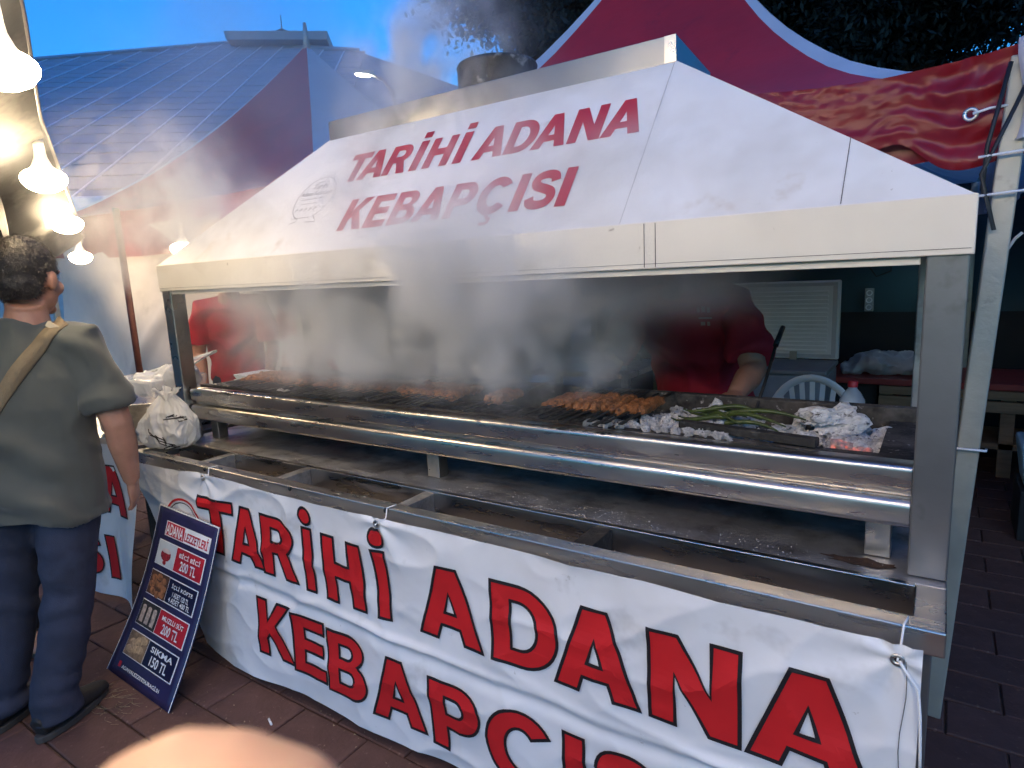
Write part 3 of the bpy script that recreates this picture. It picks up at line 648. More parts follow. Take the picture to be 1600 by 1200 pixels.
# speech bubble emblem
INK = mat('faded grey ink', (.16, .15, .17), .6)
bub = [(.80 + .0, .215)] ; cxb, cub = .872, .285
pts = arc(cxb, cub, .108, .112, -60, 250, 40)
ringo = MB()
def ribbon(pts, wd, name='emblem', mt=None, closed=False):
    mb = MB(); n = len(pts); A_, B_ = [], []
    for i, p in enumerate(pts):
        q = Vector(pts[min(i + 1, n - 1)]) - Vector(pts[max(i - 1, 0)]); q.normalize(); k = Vector((-q.y, q.x)) * wd / 2
        A_.append(hf(p[0] + k.x, p[1] + k.y)); B_.append(hf(p[0] - k.x, p[1] - k.y))
    mb.v = [tuple(v) for v in A_ + B_]
    for i in range(n - 1): mb.f.append((i, i + 1, n + i + 1, n + i)); mb.m.append(0); mb.s.append(False)
    return mb.build(name, mt or INK, hood)
ribbon(pts + [(.84, .165), (.80, .158)], .003); ribbon([(.926, .188), (.962, .155), (.90, .158)], .003); ribbon(arc(cxb + .004, cub + .004, .113, .117, -20, 100, 24), .0018)
ribbon([(.83, .372), (.915, .372)], .002); ribbon([(.79, .282), (.95, .282)], .002); ribbon([(.80, .258), (.94, .258)], .0016)
for body, x, u, w_, h_ in (('Tarihi', .828, .335, .09, .028), ('Adana Kebapçısı', .776, .295, .19, .028)):
    place_bm('emblem_lettering', text_bm(body, w_, h_, .012), hood, INK, lambda X, Y, Z, x=x, u=u: hf(x + X, u + Y, .0002))
for k in range(5): ribbon([(.795 + k * .028, .218), (.800 + k * .028, .236), (.808 + k * .028, .226)], .004)
for k in range(7): ribbon([(.80 + k * .016, .183), (.806 + k * .016, .183)], .006)

# ================================================================== CHARCOAL GRILL TROUGH
gx0, gx1 = X0 + .085, X1 - .077
gr = empty('charcoal_grill', (1.5, .5, ZB), 'long stainless steel charcoal grill with rolled front edges, on the stand', 'grill')
prof = [(.34, 1.090), (.275, 1.098)] + arc(.272, 1.084, .014, .014, 90, 190, 6) + [(.2575, 1.060), (.259, 1.047)] + arc(.266, 1.046, .007, .007, 180, 270, 3) + [(.280, 1.036), (.281, 1.022)] + arc(.272, 1.000, .020, .020, 75, 180, 7) + [(.2515, .985), (.252, .968)] + arc(.262, .966, .010, .013, 180, 262, 4) + [(.34, .951)]
MB().extrude_x(prof[::-1], gx0, gx1, sm=False, segs=1).build('front_roll', STEELB, gr, bevel=0)
for p_ in bpy.data.objects[gr.children[-1].name].data.polygons: p_.use_smooth = True
gr.children[-1].modifiers.new('e', 'EDGE_SPLIT').split_angle = R(35)
MB().box((gx0, .341, .96), (gx1, .80, .985)).build('trough_floor', SOOT, gr)
MB().box((gx0, .341, .9855), (gx1, .385, 1.088)).build('front_ledge', LEDGE, gr, bevel=.004)
MB().box((gx0, .762, .9855), (gx1, .80, 1.125)).build('back_ledge', LEDGE, gr, bevel=.004)
MB().box((gx1 - .075, .3855, .9855), (gx1, .7615, 1.086)).build('end_plate', LEDGE, gr, bevel=.003)
MB().box((gx0, .3855, .9855), (gx0 + .05, .7615, 1.100)).build('end_plate', LEDGE, gr, bevel=.003)
MB().box((gx0 + .02, .30, 1.101), (gx0 + .95, .33, 1.112)).build('rack_bar', SOOT, gr)
for x in (gx0 + .05, 1.46, gx1 - .09):
    MB().box((x, .31, ZB + .001), (x + .055, .36, .950)).build('foot', STEEL, gr, bevel=.003)
    MB().box((x, .72, ZB + .001), (x + .055, .77, .959)).build('foot', STEEL, gr, bevel=.003)
# fine ash bed
rnd = random.Random(4)
def heap(x, y):
    return 1.03 + .03 * mnoise.noise((x * 5, y * 5, 0)) + .015 * mnoise.noise((x * 17, y * 17, 3)) + .03 * math.exp(-((x - 2.35) / .25) ** 2) + .008 * math.exp(-((x - 2.78) / .15) ** 2)
MB().grid(lambda u, v: (gx0 + .05 + (gx1 - .125 - gx0) * u, .386 + .375 * v, heap(gx0 + (gx1 - gx0) * u, .386 + .375 * v)), 240, 36).build('ash_bed', mat('ash and cinders', (.16, .15, .14), .95, 0, .5, 30, .8, 60, [((.03, .028, .026), .42, .6, 14), ((.45, .43, .41), .62, .76, 30)]), gr)

# charcoal lumps
def lump_mesh(seed, sub=3, k=.42, mt=COAL):
    bm = bmesh.new(); bmesh.ops.create_icosphere(bm, subdivisions=sub, radius=1)
    for v in bm.verts:
        n = mnoise.noise(v.co * 1.1 + Vector((seed, 0, 0))) * k * 1.6 + mnoise.noise(v.co * 2.7 + Vector((0, seed, 0))) * k * .8 + mnoise.noise(v.co * 6 + Vector((0, seed, 4))) * k * .35 + (mnoise.noise(v.co * 13 + Vector((0, seed, 4))) * k * .16 if sub > 3 else 0)
        v.co *= 1 + n
        v.co.z *= .8
    me = bpy.data.meshes.new('charcoal_lump'); bm.to_mesh(me); bm.free(); me.materials.append(mt)
    return me
lm = [lump_mesh(i * 9.3 + 1) for i in range(7)]; ld = [lump_mesh(i * 5.1 + 90, mt=COALD) for i in range(3)]; le = [lump_mesh(i * 4.1 + 50, mt=EMBER) for i in range(2)]
def lump(x, y, s, label, grp, me=None, z=None):
    o = link('charcoal_lump', me or rnd.choice(lm), None, label=label, cat='charcoal', group=grp)
    o.location = (x, y, (heap(x, y) + s * .65) if z is None else z); o.scale = (s * rnd.uniform(.8, 1.3), s * rnd.uniform(.8, 1.2), s * rnd.uniform(.7, 1.05))
    o.rotation_euler = (rnd.uniform(-.6, .6), rnd.uniform(-.6, .6), rnd.uniform(0, 6.28)); return o
g1 = ('small ash white charcoal lump in the heap beside the kebabs', 'white charcoal lumps in the left heap')
for k in range(110):
    lump(rnd.gauss(2.36, .11), .40 + rnd.random() ** 1.2 * .30, rnd.uniform(.011, .030), *g1)
for k in range(70):      # crumbs spilling on the front ledge
    x = rnd.uniform(2.05, 2.52); lump(x, .352 + rnd.random() * .06, rnd.uniform(.005, .013), 'tiny ash white charcoal crumb on the front ledge', 'charcoal crumbs on the front ledge', z=1.094)
g2 = ('pale charcoal lump in the glowing heap near the grey post', 'white charcoal lumps in the right heap')
for k in range(60):
    lump(rnd.gauss(2.795, .06), .40 + rnd.random() * .27, rnd.uniform(.012, .028), *g2)
for k, (x, y, s) in enumerate(((2.775, .425, .022), (2.83, .41, .018), (2.80, .44, .016))):
    lump(x, y, s, 'reddish glowing ember at the front of the right charcoal heap', 'glowing embers', le[k % 2], z=1.078)
for (x, y, s) in ((2.60, .60, .035), (2.64, .63, .028), (2.665, .56, .030)):
    lump(x, y, s, 'grey white charcoal lump between the peppers and the big chunk', 'charcoal lumps beside the peppers')
o = lump(2.735, .62, .072, 'largest charcoal chunk, white with a black face, topping the right heap', None, lump_mesh(21.4, 4, .5), z=1.112); o.scale = (.072, .050, .052); o.rotation_euler = (.1, -.15, .4)
for (x, y) in ((.62, .335), (.66, .33)):
    lump(x, y, .018, 'white ash lump on the front ledge before the leftmost kebabs', 'ash lumps before the leftmost kebabs', z=1.108)
cr = MB()
for k in range(900):
    h_ = rnd.random() < .68; x = rnd.gauss(2.36, .13) if h_ else rnd.gauss(2.80, .075); y = .388 + rnd.random() * .34; s = rnd.uniform(.003, .009)
    if not (1.95 < x < gx1 - .06): continue
    z = heap(x, y) + s * .6 + .012 * rnd.random(); vs = [(x + s * rnd.uniform(.6, 1.2) * a_, y + s * rnd.uniform(.6, 1.2) * b_, z + s * rnd.uniform(.5, 1) * c_) for a_, b_, c_ in ((1, 0, 0), (-1, 0, 0), (0, 1, 0), (0, -1, 0), (0, 0, 1), (0, 0, -1))]
    cr.add(vs, [(0, 2, 4), (2, 1, 4), (1, 3, 4), (3, 0, 4), (2, 0, 5), (1, 2, 5), (3, 1, 5), (0, 3, 5)])
cr.build('charcoal_crumbs', mat('ash white crumbs', (.6, .58, .56), .9, 0, .4, 60), gr, kind='stuff')
# flat black bars
for (x0, x1, y, z, lb) in ((2.36, 2.735, .395, 1.105, 'black flat iron bar lying before the green peppers'),):
    MB().bar((x0, y + .03, z), (x1, y - .035, z), .03, .022).build('iron_bar', SOOT, None, bevel=.002, label=lb, cat='bar')

# ------------------------------------------------------------------ kebabs
def meat_mesh(seed):
    pts = []; rad = []
    for i in range(34):
        t = i / 33; y = -.11 + .22 * t
        pts.append((.004 * mnoise.noise((seed, t * 5, 0)), y, .004 * mnoise.noise((seed, 3, t * 5))))
        e = min(1, t * 8, (1 - t) * 8); dent = .0035 * abs(math.sin(t * 22 + seed))
        rad.append((max(.003, (.019 - dent) * e ** .5 + .004 * mnoise.noise((seed, t * 14, 5))), max(.003, (.0125 - dent * .6) * e ** .5 + .003 * mnoise.noise((seed + 4, t * 16, 5)))))
    mb = MB().tube(pts, rad, 14); v2 = []
    for v in mb.v:
        q = Vector(v); k = mnoise.noise(q * 70 + Vector((seed, 0, 0))) * .0055 + mnoise.noise(q * 190 + Vector((seed, 5, 0))) * .0028; r_ = Vector((q.x, 0, q.z)); v2.append(tuple(q + (r_.normalized() * k if r_.length > 1e-4 else Vector())))
    mb.v = v2; return mb.mesh('meat', MEATM)
meats = [meat_mesh(i * 3.7) for i in range(6)]
blade = MB().bar((0, -.20, 0), (0, .27, 0), .010, .0022).box((-.007, -.24, -.002), (.007, -.20, .002)).mesh('kebab_skewer', BLADE)
def kebab(x, label, grp, y=.49, rz=0.0):
    o = link('kebab_skewer', blade, None, label=label, cat='kebab', group=grp)
    o.location = (x, y + rnd.gauss(0, .008), 1.128 + rnd.gauss(0, .0015)); o.rotation_euler = (0, 0, rz + rnd.gauss(0, .04))
    c = bpy.data.objects.new('meat', rnd.choice(meats)); COL.objects.link(c); c.parent = o; c.location = (0, .03 + rnd.gauss(0, .006), 0); c.rotation_euler = (0, rnd.uniform(0, 6.28), 0)
    c.scale = (rnd.uniform(.9, 1.12), rnd.uniform(.92, 1.08), rnd.uniform(.9, 1.15)); return o
for k in range(14): kebab(.22 + k * .034, 'browned minced kebab on a skewer in the leftmost cluster beside the red shirted cook', 'leftmost kebab cluster')
for k in range(13): kebab(.76 + k * .033, 'minced kebab skewer half hidden in smoke, second cluster from the left', 'second kebab cluster')
for k in range(9): kebab(1.22 + k * .034, 'browned kebab skewer at the right end of the smoky middle row', 'third kebab cluster')
for k in range(2): kebab(1.66 + k * .036, 'kebab skewer of the lone pair in the gap of the row', 'lone kebab pair')
for k in range(12): kebab(1.90 + k * .030, 'golden brown kebab skewer in the rightmost cluster beside the white charcoal', 'rightmost kebab cluster')
for k in range(9):
    x = 1.30 + k * .033
    o = MB().bar((0, 0, 0), (0, .46, 0), .006, .003).lathe([(.006, -.002), (.006, .002)], (0, .46, 0), 8).build('bare_skewer', BRIGHT, None, label='shiny bare skewer lying across the back edge of the grill', cat='skewer', group='bare skewers on the back edge')
    o.location = (x + rnd.gauss(0, .01), .74, 1.134 + k * .0005); o.rotation_euler = (R(2 + rnd.random() * 2), 0, -.25 + rnd.gauss(0, .12))
for k in range(8):
    a0 = rnd.uniform(-.5, .5); L_ = rnd.uniform(.09, .13); cx_, cy_ = 2.50 + rnd.gauss(0, .045), .52 + rnd.gauss(0, .045); zz = 1.105 + k * .005
    pts = [(cx_ + math.cos(a0) * L_ * t + .02 * math.sin(t * 2.5 + k), cy_ + math.sin(a0) * L_ * t, zz + .012 * math.sin(t * 3 + 1) ) for t in [(-.9 + 1.8 * i / 9) for i in range(10)]]
    p_ = MB().tube(pts, [.003, .0045, .006, .0068, .007, .0066, .006, .005, .0035, .002], 8).build('green_pepper', PEP, None, label='long green pepper charring in the bundle on the coals', cat='pepper', group='green peppers on the coals')
    MB().tube([pts[0], (pts[0][0] - .018 * math.cos(a0), pts[0][1] - .018 * math.sin(a0), pts[0][2] + .006)], [.003, .002], 6).build('stem', PEP, p_)
pk = MB().tube([(2.50, .72, 1.09), (2.50, .86, 1.17), (2.50, 1.01, 1.275)], .0055, 6).build('poker', SOOT, None, label='thin black poker standing among the green peppers', cat='poker')
MB().tube([(2.50, 1.00, 1.27), (2.505, 1.09, 1.325)], [.010, .009], 8).build('handle', BLACK, pk)

# ash flecks on the deck and rails
fl = MB()
for k in range(900):
    x = rnd.choice((rnd.uniform(.3, 2.9), rnd.gauss(2.1, .25))); y = rnd.choice((rnd.uniform(.206, .30), rnd.uniform(.206, .24), rnd.uniform(.004, .046)))
    s = rnd.uniform(.0006, .0019) * (1.5 if rnd.random() < .1 else 1); z = ZB + (.0028 if y < .05 else .0012)
    if not (X0 + .02 < x < X1 - .02): continue
    fl.add([(x - s, y - s, z), (x + s, y - s * .6, z), (x + s * .3, y + s, z), (x, y, z + s * .5)], [(0, 1, 3), (1, 2, 3), (2, 0, 3)])
tag(fl.build('ash_flecks', mat('white ash', (.75, .74, .72), .95), None), 'white ash flecks scattered over the steel deck', 'ash', kind='stuff')
_rr = [(2.85 + (.075 * math.cos(t)) * (1 + .5 * mnoise.noise((math.cos(t) * 2, math.sin(t) * 2, 1))), .262 + .022 * math.sin(t) * (1 + .6 * mnoise.noise((math.cos(t) * 3, math.sin(t) * 3, 5))), ZB + .0015) for t in [2 * math.pi * i / 40 for i in range(40)]]
MB().add(_rr, [tuple(range(40))]).build('rust_stain', mat('rust', (.035, .016, .008), .9, 0, .6, 40, .3, 80), st)

# ================================================================== BANNERS
EYE = [(.58, .822), (1.56, .818), (2.945, .800)]
def banner_y(x, z):
    y = -.030 - .010 * math.sin(x * 2.1 + z * 3) * (1 - z) - .012 * mnoise.noise((x * 1.7, z * 2.5, 5)) - .005 * mnoise.noise((x * 6, z * 6, 9))
    cz = .435 + .022 * math.sin(x * 1.9 + .6) + .01 * mnoise.noise((x * 4, 0, 2))
    d = z - cz
    y -= .013 * math.exp(-(d / .014) ** 2) * (.6 + .4 * math.sin(x * 5)) - .010 * math.exp(-((d + .03) / .022) ** 2)
    d2 = z - (.60 - (x - 1.2) * .18); y -= .006 * math.exp(-(d2 / .02) ** 2) * max(0, mnoise.noise((x * 3, 1, 1)) + .4)
    for ex, ez in EYE:
        rx_, rz_ = x - ex, z - ez; r_ = math.hypot(rx_, rz_)
        if r_ < .4: y -= .0045 * math.sin(math.atan2(rz_, rx_) * 6 + ex) * math.exp(-(r_ / .16) ** 2) * min(1, r_ / .03)
    y -= .012 * math.sin(x * 9.5 + .8) * max(0, (.30 - z)) / .3
    c1 = 1 - 3.2 * abs(mnoise.noise((x * 2.2 + z * 1.4, z * 4.5 - x * .8, 12))); c2 = 1 - 3.2 * abs(mnoise.noise((x * 4.5 - z * 2, z * 5 + x, 31)))
    y -= .008 * max(0, c1) ** 2 + .0030 * max(0, c2) ** 2
    return y
def left_edge(z): return .0 + (.84 - z) * .46 if z > .15 else .317 + (.15 - z) * .1
def ban_top(x): return .838 - .012 * abs(math.sin((x - .55) / .47 * math.pi / 2)) - .004 * math.sin(x * 6)
def banf(u, v):
    zt = .84 + (.05 - .84) * v; xl = left_edge(zt); x = xl + (2.985 - xl) * u
    z = ban_top(x) + (.045 + .006 * math.sin(x * 7) - ban_top(x)) * v
    y = banner_y(x, z)
    if u < .08: y += .05 * (1 - u / .08) ** 2 * v
    return (x, y, z)
ban = MB().grid(banf, 420, 120).build('banner', BANM, None, label='white vinyl banner with red block letters hung along the front of the grill stand', cat='banner')
bf = lambda x, z, k=0: Vector((x, banner_y(x, z) - .0036 - k, z))
def spread(s, xs): return list(zip(s, xs))
b1 = [('T', .523, .752), ('A', .722, .930), ('R', .916, 1.118), ('İ', 1.156, 1.214), ('H', 1.262, 1.468), ('İ', 1.514, 1.575),
      ('A', 1.690, 1.940), ('D', 1.964, 2.192), ('A', 2.172, 2.420), ('N', 2.438, 2.660), ('A', 2.666, 2.920)]
b2 = [('K', .848, 1.056), ('E', 1.050, 1.236), ('B', 1.238, 1.440), ('A', 1.455, 1.688), ('P', 1.706, 1.912), ('Ç', 1.926, 2.160), ('I', 2.186, 2.258), ('S', 2.276, 2.472), ('I', 2.50, 2.57)]
for row, z0, z1 in ((b1, .487, .722), (b2, .115, .342)):
    for ch, a_, b_ in row:
        dx = 0.0; k = (a_ - .5) / 2.4
        if row is b2: zz0, zz1 = .165 - .06 * min(1, (a_ - .85) / .85), .388 - .05 * min(1, (a_ - .85) / .85)
        else: zz0, zz1 = z0 + .035 * max(0, 1 - (a_ - .5) / .75), z1 + .02 * max(0, 1 - (a_ - .5) / .75)
        cs = fit_glyph(ch, a_ + .005, b_ - .005, zz0, zz1, ((a_ + b_) / 2, zz1 + .045, .032) if ch == 'İ' else None)
        place_letter('letter', cs, ban, [REDB, BLKB], bf, edge=.0095, cell=.016)
# arc emblem on the banner behind the menu board
mb = MB()
def band(r0, r1, mi):
    n = 30; o = len(mb.v)
    for i in range(n + 1):
        t = R(10 + 170 * i / n)
        for r_ in (r0, r1): x, z = .40 + r_ * math.cos(t), .565 + r_ * math.sin(t); mb.v.append(tuple(bf(x, z)))
    for i in range(n): mb.f.append((o + 2*i, o + 2*i + 1, o + 2*i + 3, o + 2*i + 2)); mb.m.append(mi); mb.s.append(False)
band(.120, .124, 1); band(.132, .142, 0)
mb.build('emblem', [REDB, BLKB], ban)
for ex, ez in EYE:
    y = banner_y(ex, ez) - .003
    e = MB().lathe([(.006, 0), (.0125, 0), (.0125, .003), (.006, .003), (.006, 0)], n=18).build('eyelet', STEELB, ban); e.matrix_basis = Matrix.Translation((ex, y, ez)) @ Matrix.Rotation(R(90), 4, 'X')
    MB().lathe([(0, 0), (.006, 0)], n=12).build('eyelet_hole', BLACK, e).matrix_basis = Matrix.Translation((ex, y - .0005, ez)) @ Matrix.Rotation(R(90), 4, 'X')
    MB().tube([(ex, y - .006, ez), (ex + .004, -.012, ZB + .004 - .03), (ex + .006, -.006, ZB + .006), (ex + .012, .03, ZB + .006)], .0022, 6).build('tie_cord', WHITEP, ban)
ex, ez = EYE[2]; y = banner_y(ex, ez)
MB().tube([(ex + .003, y - .007, ez), (ex + .022, y - .01, ez - .028), (ex + .036, y - .012, ez - .045), (ex + .042, y - .012, ez - .10), (ex + .046, y - .012, ez - .18), (ex + .048, y - .012, ez - .225)], .0028, 6).build('tie_cord', WHITEP, ban)
for xx in (.565, 1.10, 1.57): MB().ell((xx - .012, -.006, ZB - .004), (.006, .006, .009), 8, 6).build('tie_knot', BLACK, ban)
MB().add([tuple(bf(2.958 + .004 * math.sin(i), .80 - i * .076 / 2)) for i in range(20)] + [tuple(bf(2.9595 + .004 * math.sin(i), .80 - i * .076 / 2)) for i in range(20)], [(i, i + 1, 20 + i + 1, 20 + i) for i in range(19)]).build('hem_seam', SEAM, ban)

# neighbouring counter with its own banner
sc2 = empty('side_counter', (-.75, .4, 0), 'steel side counter left of the grill stand, behind the standing man', 'counter')
MB().box((-1.6, .08, .80), (-.16, .85, .84)).build('top', STEEL, sc2, bevel=.003)
for x, y in ((-1.56, .11), (-.22, .11), (-1.56, .79), (-.22, .79)): MB().box((x, y, 0), (x + .04, y + .04, .799)).build('leg', POSTM, sc2)
def b2f(u, v):
    x = -1.6 + (1.49 - .12 * v) * u; return (x, -.005 + .02 * mnoise.noise((x * 4, v * 2, 7)) + .018 * math.sin(x * 14 + v) * v + .06 * u ** 6 * (1 - v), .845 - v * .79 - .03 * u * v)
bn2 = MB().grid(b2f, 90, 40).build('banner', BANM, None, label='white banner end with red letters on the side counter, behind the jeans', cat='banner')
def b2p(x, z, k=0):
    u = (x + 1.6) / 1.44; v = (.845 - z) / .79; y = -.005 + .02 * mnoise.noise((x * 4, v * 2, 7)) + .018 * math.sin(x * 14 + v) * v + .06 * min(1, u) ** 6 * (1 - v)
    return Vector((x, y - .003 - k, z))
for ch, a_, b_, z0, z1 in (('N', -.72, -.50, .50, .735), ('A', -.47, -.215, .49, .735), ('S', -.70, -.51, .14, .36), ('I', -.47, -.40, .13, .36)):
    place_letter('letter', fit_glyph(ch, a_, b_, z0, z1), bn2, [REDB, BLKB], b2p, edge=.0085, cell=.04)

# ================================================================== MENU BOARD
BP, BQ = Vector((.136, -.304, .002)), Vector((.659, -.323, .002))
TP, TQ = Vector((.262, -.052, .668)), Vector((.716, -.066, .652))
bn = (BQ - BP).cross(TP - BP).normalized()
if bn.y > 0: bn = -bn
def bd(u, v, k=0):      # u,v 0..1
    p = BP.lerp(BQ, u).lerp(TP.lerp(TQ, u), v)
    return p + bn * (.028 * math.sin(math.pi * v) * (-1) * (1 - .3 * u) + k)
board = MB().grid(lambda u, v: bd(u, v), 12, 24).build('menu_board', NAVYB, None, solid=.005, label='dark blue menu board with food pictures and prices leaning on the banner', cat='menu board')
WHT = mat('white print', (.80, .80, .80), .5); REDPR = mat('red menu print', (.50, .015, .03), .45)
NAVYP = mat('deep navy print', (.010, .009, .04), .4)
def patch(name, u0, v0, u1, v1, mt, k, nu=4, nv=4, rnd_=0.0):
    def fn(a, b): return bd(u0 + (u1 - u0) * a, v0 + (v1 - v0) * b, k)
    return MB().grid(fn, nu, nv).build(name, mt, board)
def btext(body, u0, v0, u1, v1, mt=WHT, k=.0055, bold=.02):
    bm = text_bm(body, 1, 1, bold)
    return place_bm('menu_lettering', bm, board, mt, lambda X, Y, Z: bd(u0 + X * (u1 - u0), v0 + Y * (v1 - v0), k))
# white edge
for a_ in ((0, 0, .008, 1), (.990, 0, 1, 1), (.008, .992, .990, 1)): patch('white_edge', *a_, WHT, .0030, 2, 24)
patch('title_ground', .18, .838, .92, .925, WHT, .0032); patch('title_panel', .195, .843, .50, .92, REDPR, .0038); patch('title_panel', .51, .843, .91, .92, WHT, .0038)
btext('ADANA', .205, .850, .49, .912, WHT); btext('LEZZETLERİ', .52, .850, .895, .918, REDPR)
rowsm = [(.662, .808, True, 'BİCİ BİCİ', ['200 TL']), (.482, .628, False, 'İÇLİ KÖFTE', ['1 ADET 120 TL', '4 ADET 400 TL']), (.302, .448, True, 'MUZLU SÜT', ['200 TL']), (.122, .268, False, 'SIKMA', ['150 TL'])]
FOOD = [mat('syrup dessert picture', (.30, .02, .03), .5, 0, .5, 60), mat('fried koftes picture', (.30, .12, .05), .5, 0, .6, 60), mat('drink glass picture', (.45, .36, .30), .5, 0, .5, 70), mat('flatbread roll picture', (.48, .33, .19), .5, 0, .4, 90)]
PIC = [mat('pale picture ground', (.55, .6, .62), .5), mat('dark picture ground', (.10, .045, .025), .5), mat('brown picture ground', (.035, .03, .03), .5), mat('tan picture ground', (.26, .17, .10), .5, 0, .4, 40)]
for k, (v0, v1, red, nm, pr) in enumerate(rowsm):
    patch('panel_border', .12, v0, .90, v1, WHT, .0032); patch('price_panel', .44, v0 + .006, .885, v1 - .006, REDPR if red else NAVYP, .0038)
    patch('food_picture', .125, v0 + .004, .435, v1 - .004, PIC[k], .0040)
    btext(nm, .50, v1 - .056, .84, v1 - .024)
    if len(pr) == 1: btext(pr[0], .54, v0 + .022, .80, v1 - .070)
    else: btext(pr[0], .54, v0 + .050, .80, v0 + .078); btext(pr[1], .50, v0 + .016, .84, v0 + .044)
    def blob(u, v, ru, rv, mt=FOOD[k], kk=.0045, nm_='food_picture'):
        c = [bd(u + ru * math.cos(t), v + rv * math.sin(t), kk) for t in [2 * math.pi * i / 14 for i in range(14)]]
        MB().add([bd(u, v, kk + .001)] + c, [(0, 1 + i, 1 + (i + 1) % 14) for i in range(14)]).build(nm_, mt, board)
    vm = (v0 + v1) / 2
    if k == 0:
        blob(.28, vm - .005, .085, .036); blob(.28, vm - .050, .03, .012); blob(.28, vm + .018, .075, .014, mat('syrup top', (.6, .5, .5), .5), .005)
    elif k == 1:
        for (a_, b_) in ((.20, .03), (.28, .045), (.36, .03), (.18, -.01), (.38, -.01), (.22, -.045), (.30, -.055), (.37, -.045), (.25, .0), (.32, .0)): blob(a_, vm + b_, .045, .020)
    elif k == 2:
        for a_ in (.19, .28, .37): patch('food_picture', a_ - .03, v0 + .02, a_ + .03, v1 - .035, FOOD[2], .0046, 2, 3); blob(a_, v1 - .035, .03, .010, FOOD[2], .005)
    else:
        for (a_, b_) in ((.20, -.03), (.27, -.02), (.34, -.01), (.22, .01), (.30, .03), (.36, .045)): blob(a_, vm + b_, .06, .022)
btext('ADANALEZZETDURAGİ.01', .20, .052, .80, .078); patch('emblem', .135, .050, .175, .082, REDPR, .004); 

# ================================================================== BAG, POT, TRAYS
def film_bag(name, mb_pts, voxel, mt, label, cat, amp, fr, seed):
    mb = MB()
    for c, r_ in mb_pts: mb.ell(c, r_, 20, 14)
    def disp(co, n):
        q = Vector((co.x, co.y, co.z * .45)) * fr + Vector((seed, 0, 0)); q2 = Vector((co.x * .6 + co.z * .5, co.y, co.z - co.x * .4)) * fr * 1.7
        return amp * (1.2 * (1 - 2.2 * abs(mnoise.noise(q))) + .45 * max(0, 1 - 4 * abs(mnoise.noise(q2))) - .8)
    return fuse(name, mb, mt, voxel, smooth=3, disp=disp, label=label, cat=cat)
def bagf(u, v):
    th = 2 * math.pi * u; c, s0 = math.cos(th), math.sin(th)
    prof_ = [(0, .02), (.02, .115), (.12, .150), (.30, .158), (.50, .140), (.68, .100), (.80, .060), (.88, .032), (.93, .040), (1, .062)]
    for (a0, r0), (a1, r1) in zip(prof_, prof_[1:]):
        if a0 <= v <= a1: r_ = r0 + (r1 - r0) * (v - a0) / (a1 - a0); break
    def rid(f, zf, sd, tw): n_ = mnoise.noise((c * f + tw * v, s0 * f - tw * v, v * zf + sd)); return max(0, 1 - 3.0 * abs(n_))
    k = .13 * rid(1.6, 1.6, 3, .6) + .10 * rid(3.2, 2.2, 9, 1.2) + .06 * rid(5.5, 4.5, 14, 2) - .12 + .10 * mnoise.noise((c * 1.3, s0 * 1.3, v * 2))
    pl = .25 * max(0, (v - .55) / .45) * math.sin(th * 9 + 3 * v)
    r_ *= 1 + k + pl
    sag = .02 * math.sin(th * 2 + 1) * v
    return (.055 + r_ * c * 1.02 + .02 * v + sag, .13 + r_ * s0 * .66, .854 + .262 * v + .014 * math.sin(th * 3 + .5) * v)
bag = MB().grid(bagf, 220, 90).build('carrier_bag', BAGM, None, label='stuffed white plastic carrier bag on the left end of the stand', cat='bag')
bv = BVHTree.FromPolygons([v.co for v in bag.data.vertices], [tuple(p.vertices) for p in bag.data.polygons])
def on_bag(x, z, k=.0025):
    h = bv.ray_cast(Vector((x, -.3, z)), Vector((.12, 1, 0)).normalized()); return (h[0] + Vector((0, -k, 0))) if h[0] else Vector((x, .05, z))
for k in range(4):
    pts = [on_bag(.03 + .022 * k + .013 * i, .955 - .012 * i - .012 * k) for i in range(8)]
    MB().tube(pts, .0022, 5).build('printed_stripe', BLACK, bag)
bm = text_bm('AVŞ', .060, .022, .012); bmesh.ops.subdivide_edges(bm, edges=bm.edges[:], cuts=1)
place_bm('bag_lettering', bm, bag, BLACK, lambda X, Y, Z: on_bag(.115 + X, 1.0 + Y - .28 * X))

pot = empty('steel_pot', (-.52, .38, .84), 'wide steel pan on the side counter behind the carrier bag', 'pan')
MB().lathe([(.0, .002), (.25, .002), (.27, .02), (.28, .16), (.292, .165), (.292, .17), (.272, .168), (.262, .03), (0, .012)], (-.52, .38, .84), 40).build('pan', STEELB, pot)
tray = empty('clear_food_box', (-.55, .42, 1.005), 'clear plastic food box with its lid tilted open, on the steel pan', 'food box')
def rbox(cx, cy, cz, wx, wy, h): return [(cx - wx, cy - wy, cz), (cx + wx, cy - wy, cz), (cx + wx, cy + wy, cz), (cx - wx, cy + wy, cz), (cx - wx * 1.12, cy - wy * 1.12, cz + h), (cx + wx * 1.12, cy - wy * 1.12, cz + h), (cx + wx * 1.12, cy + wy * 1.12, cz + h), (cx - wx * 1.12, cy + wy * 1.12, cz + h)]
MB().hexa(rbox(-.53, .42, 1.012, .19, .14, .10)).build('box_body', CLEAR, tray, bevel=.02)
lid = [(-.78, .46, 1.10), (-.34, .50, 1.16), (-.30, .62, 1.22), (-.74, .62, 1.13)]
MB().tube([lid[0], lid[1], lid[2], lid[3], lid[0]], .008, 6).build('lid_rim', mat('clear lid edge', (.75, .78, .8), .2, 0, .05, alpha=.7), tray)
MB().grid(lambda u, v: Vector(lid[0]).lerp(Vector(lid[1]), u).lerp(Vector(lid[3]).lerp(Vector(lid[2]), u), v) + Vector((0, 0, .012 * math.sin(u * 3.1) * math.sin(v * 3.1))), 8, 6).build('lid', CLEAR, tray)
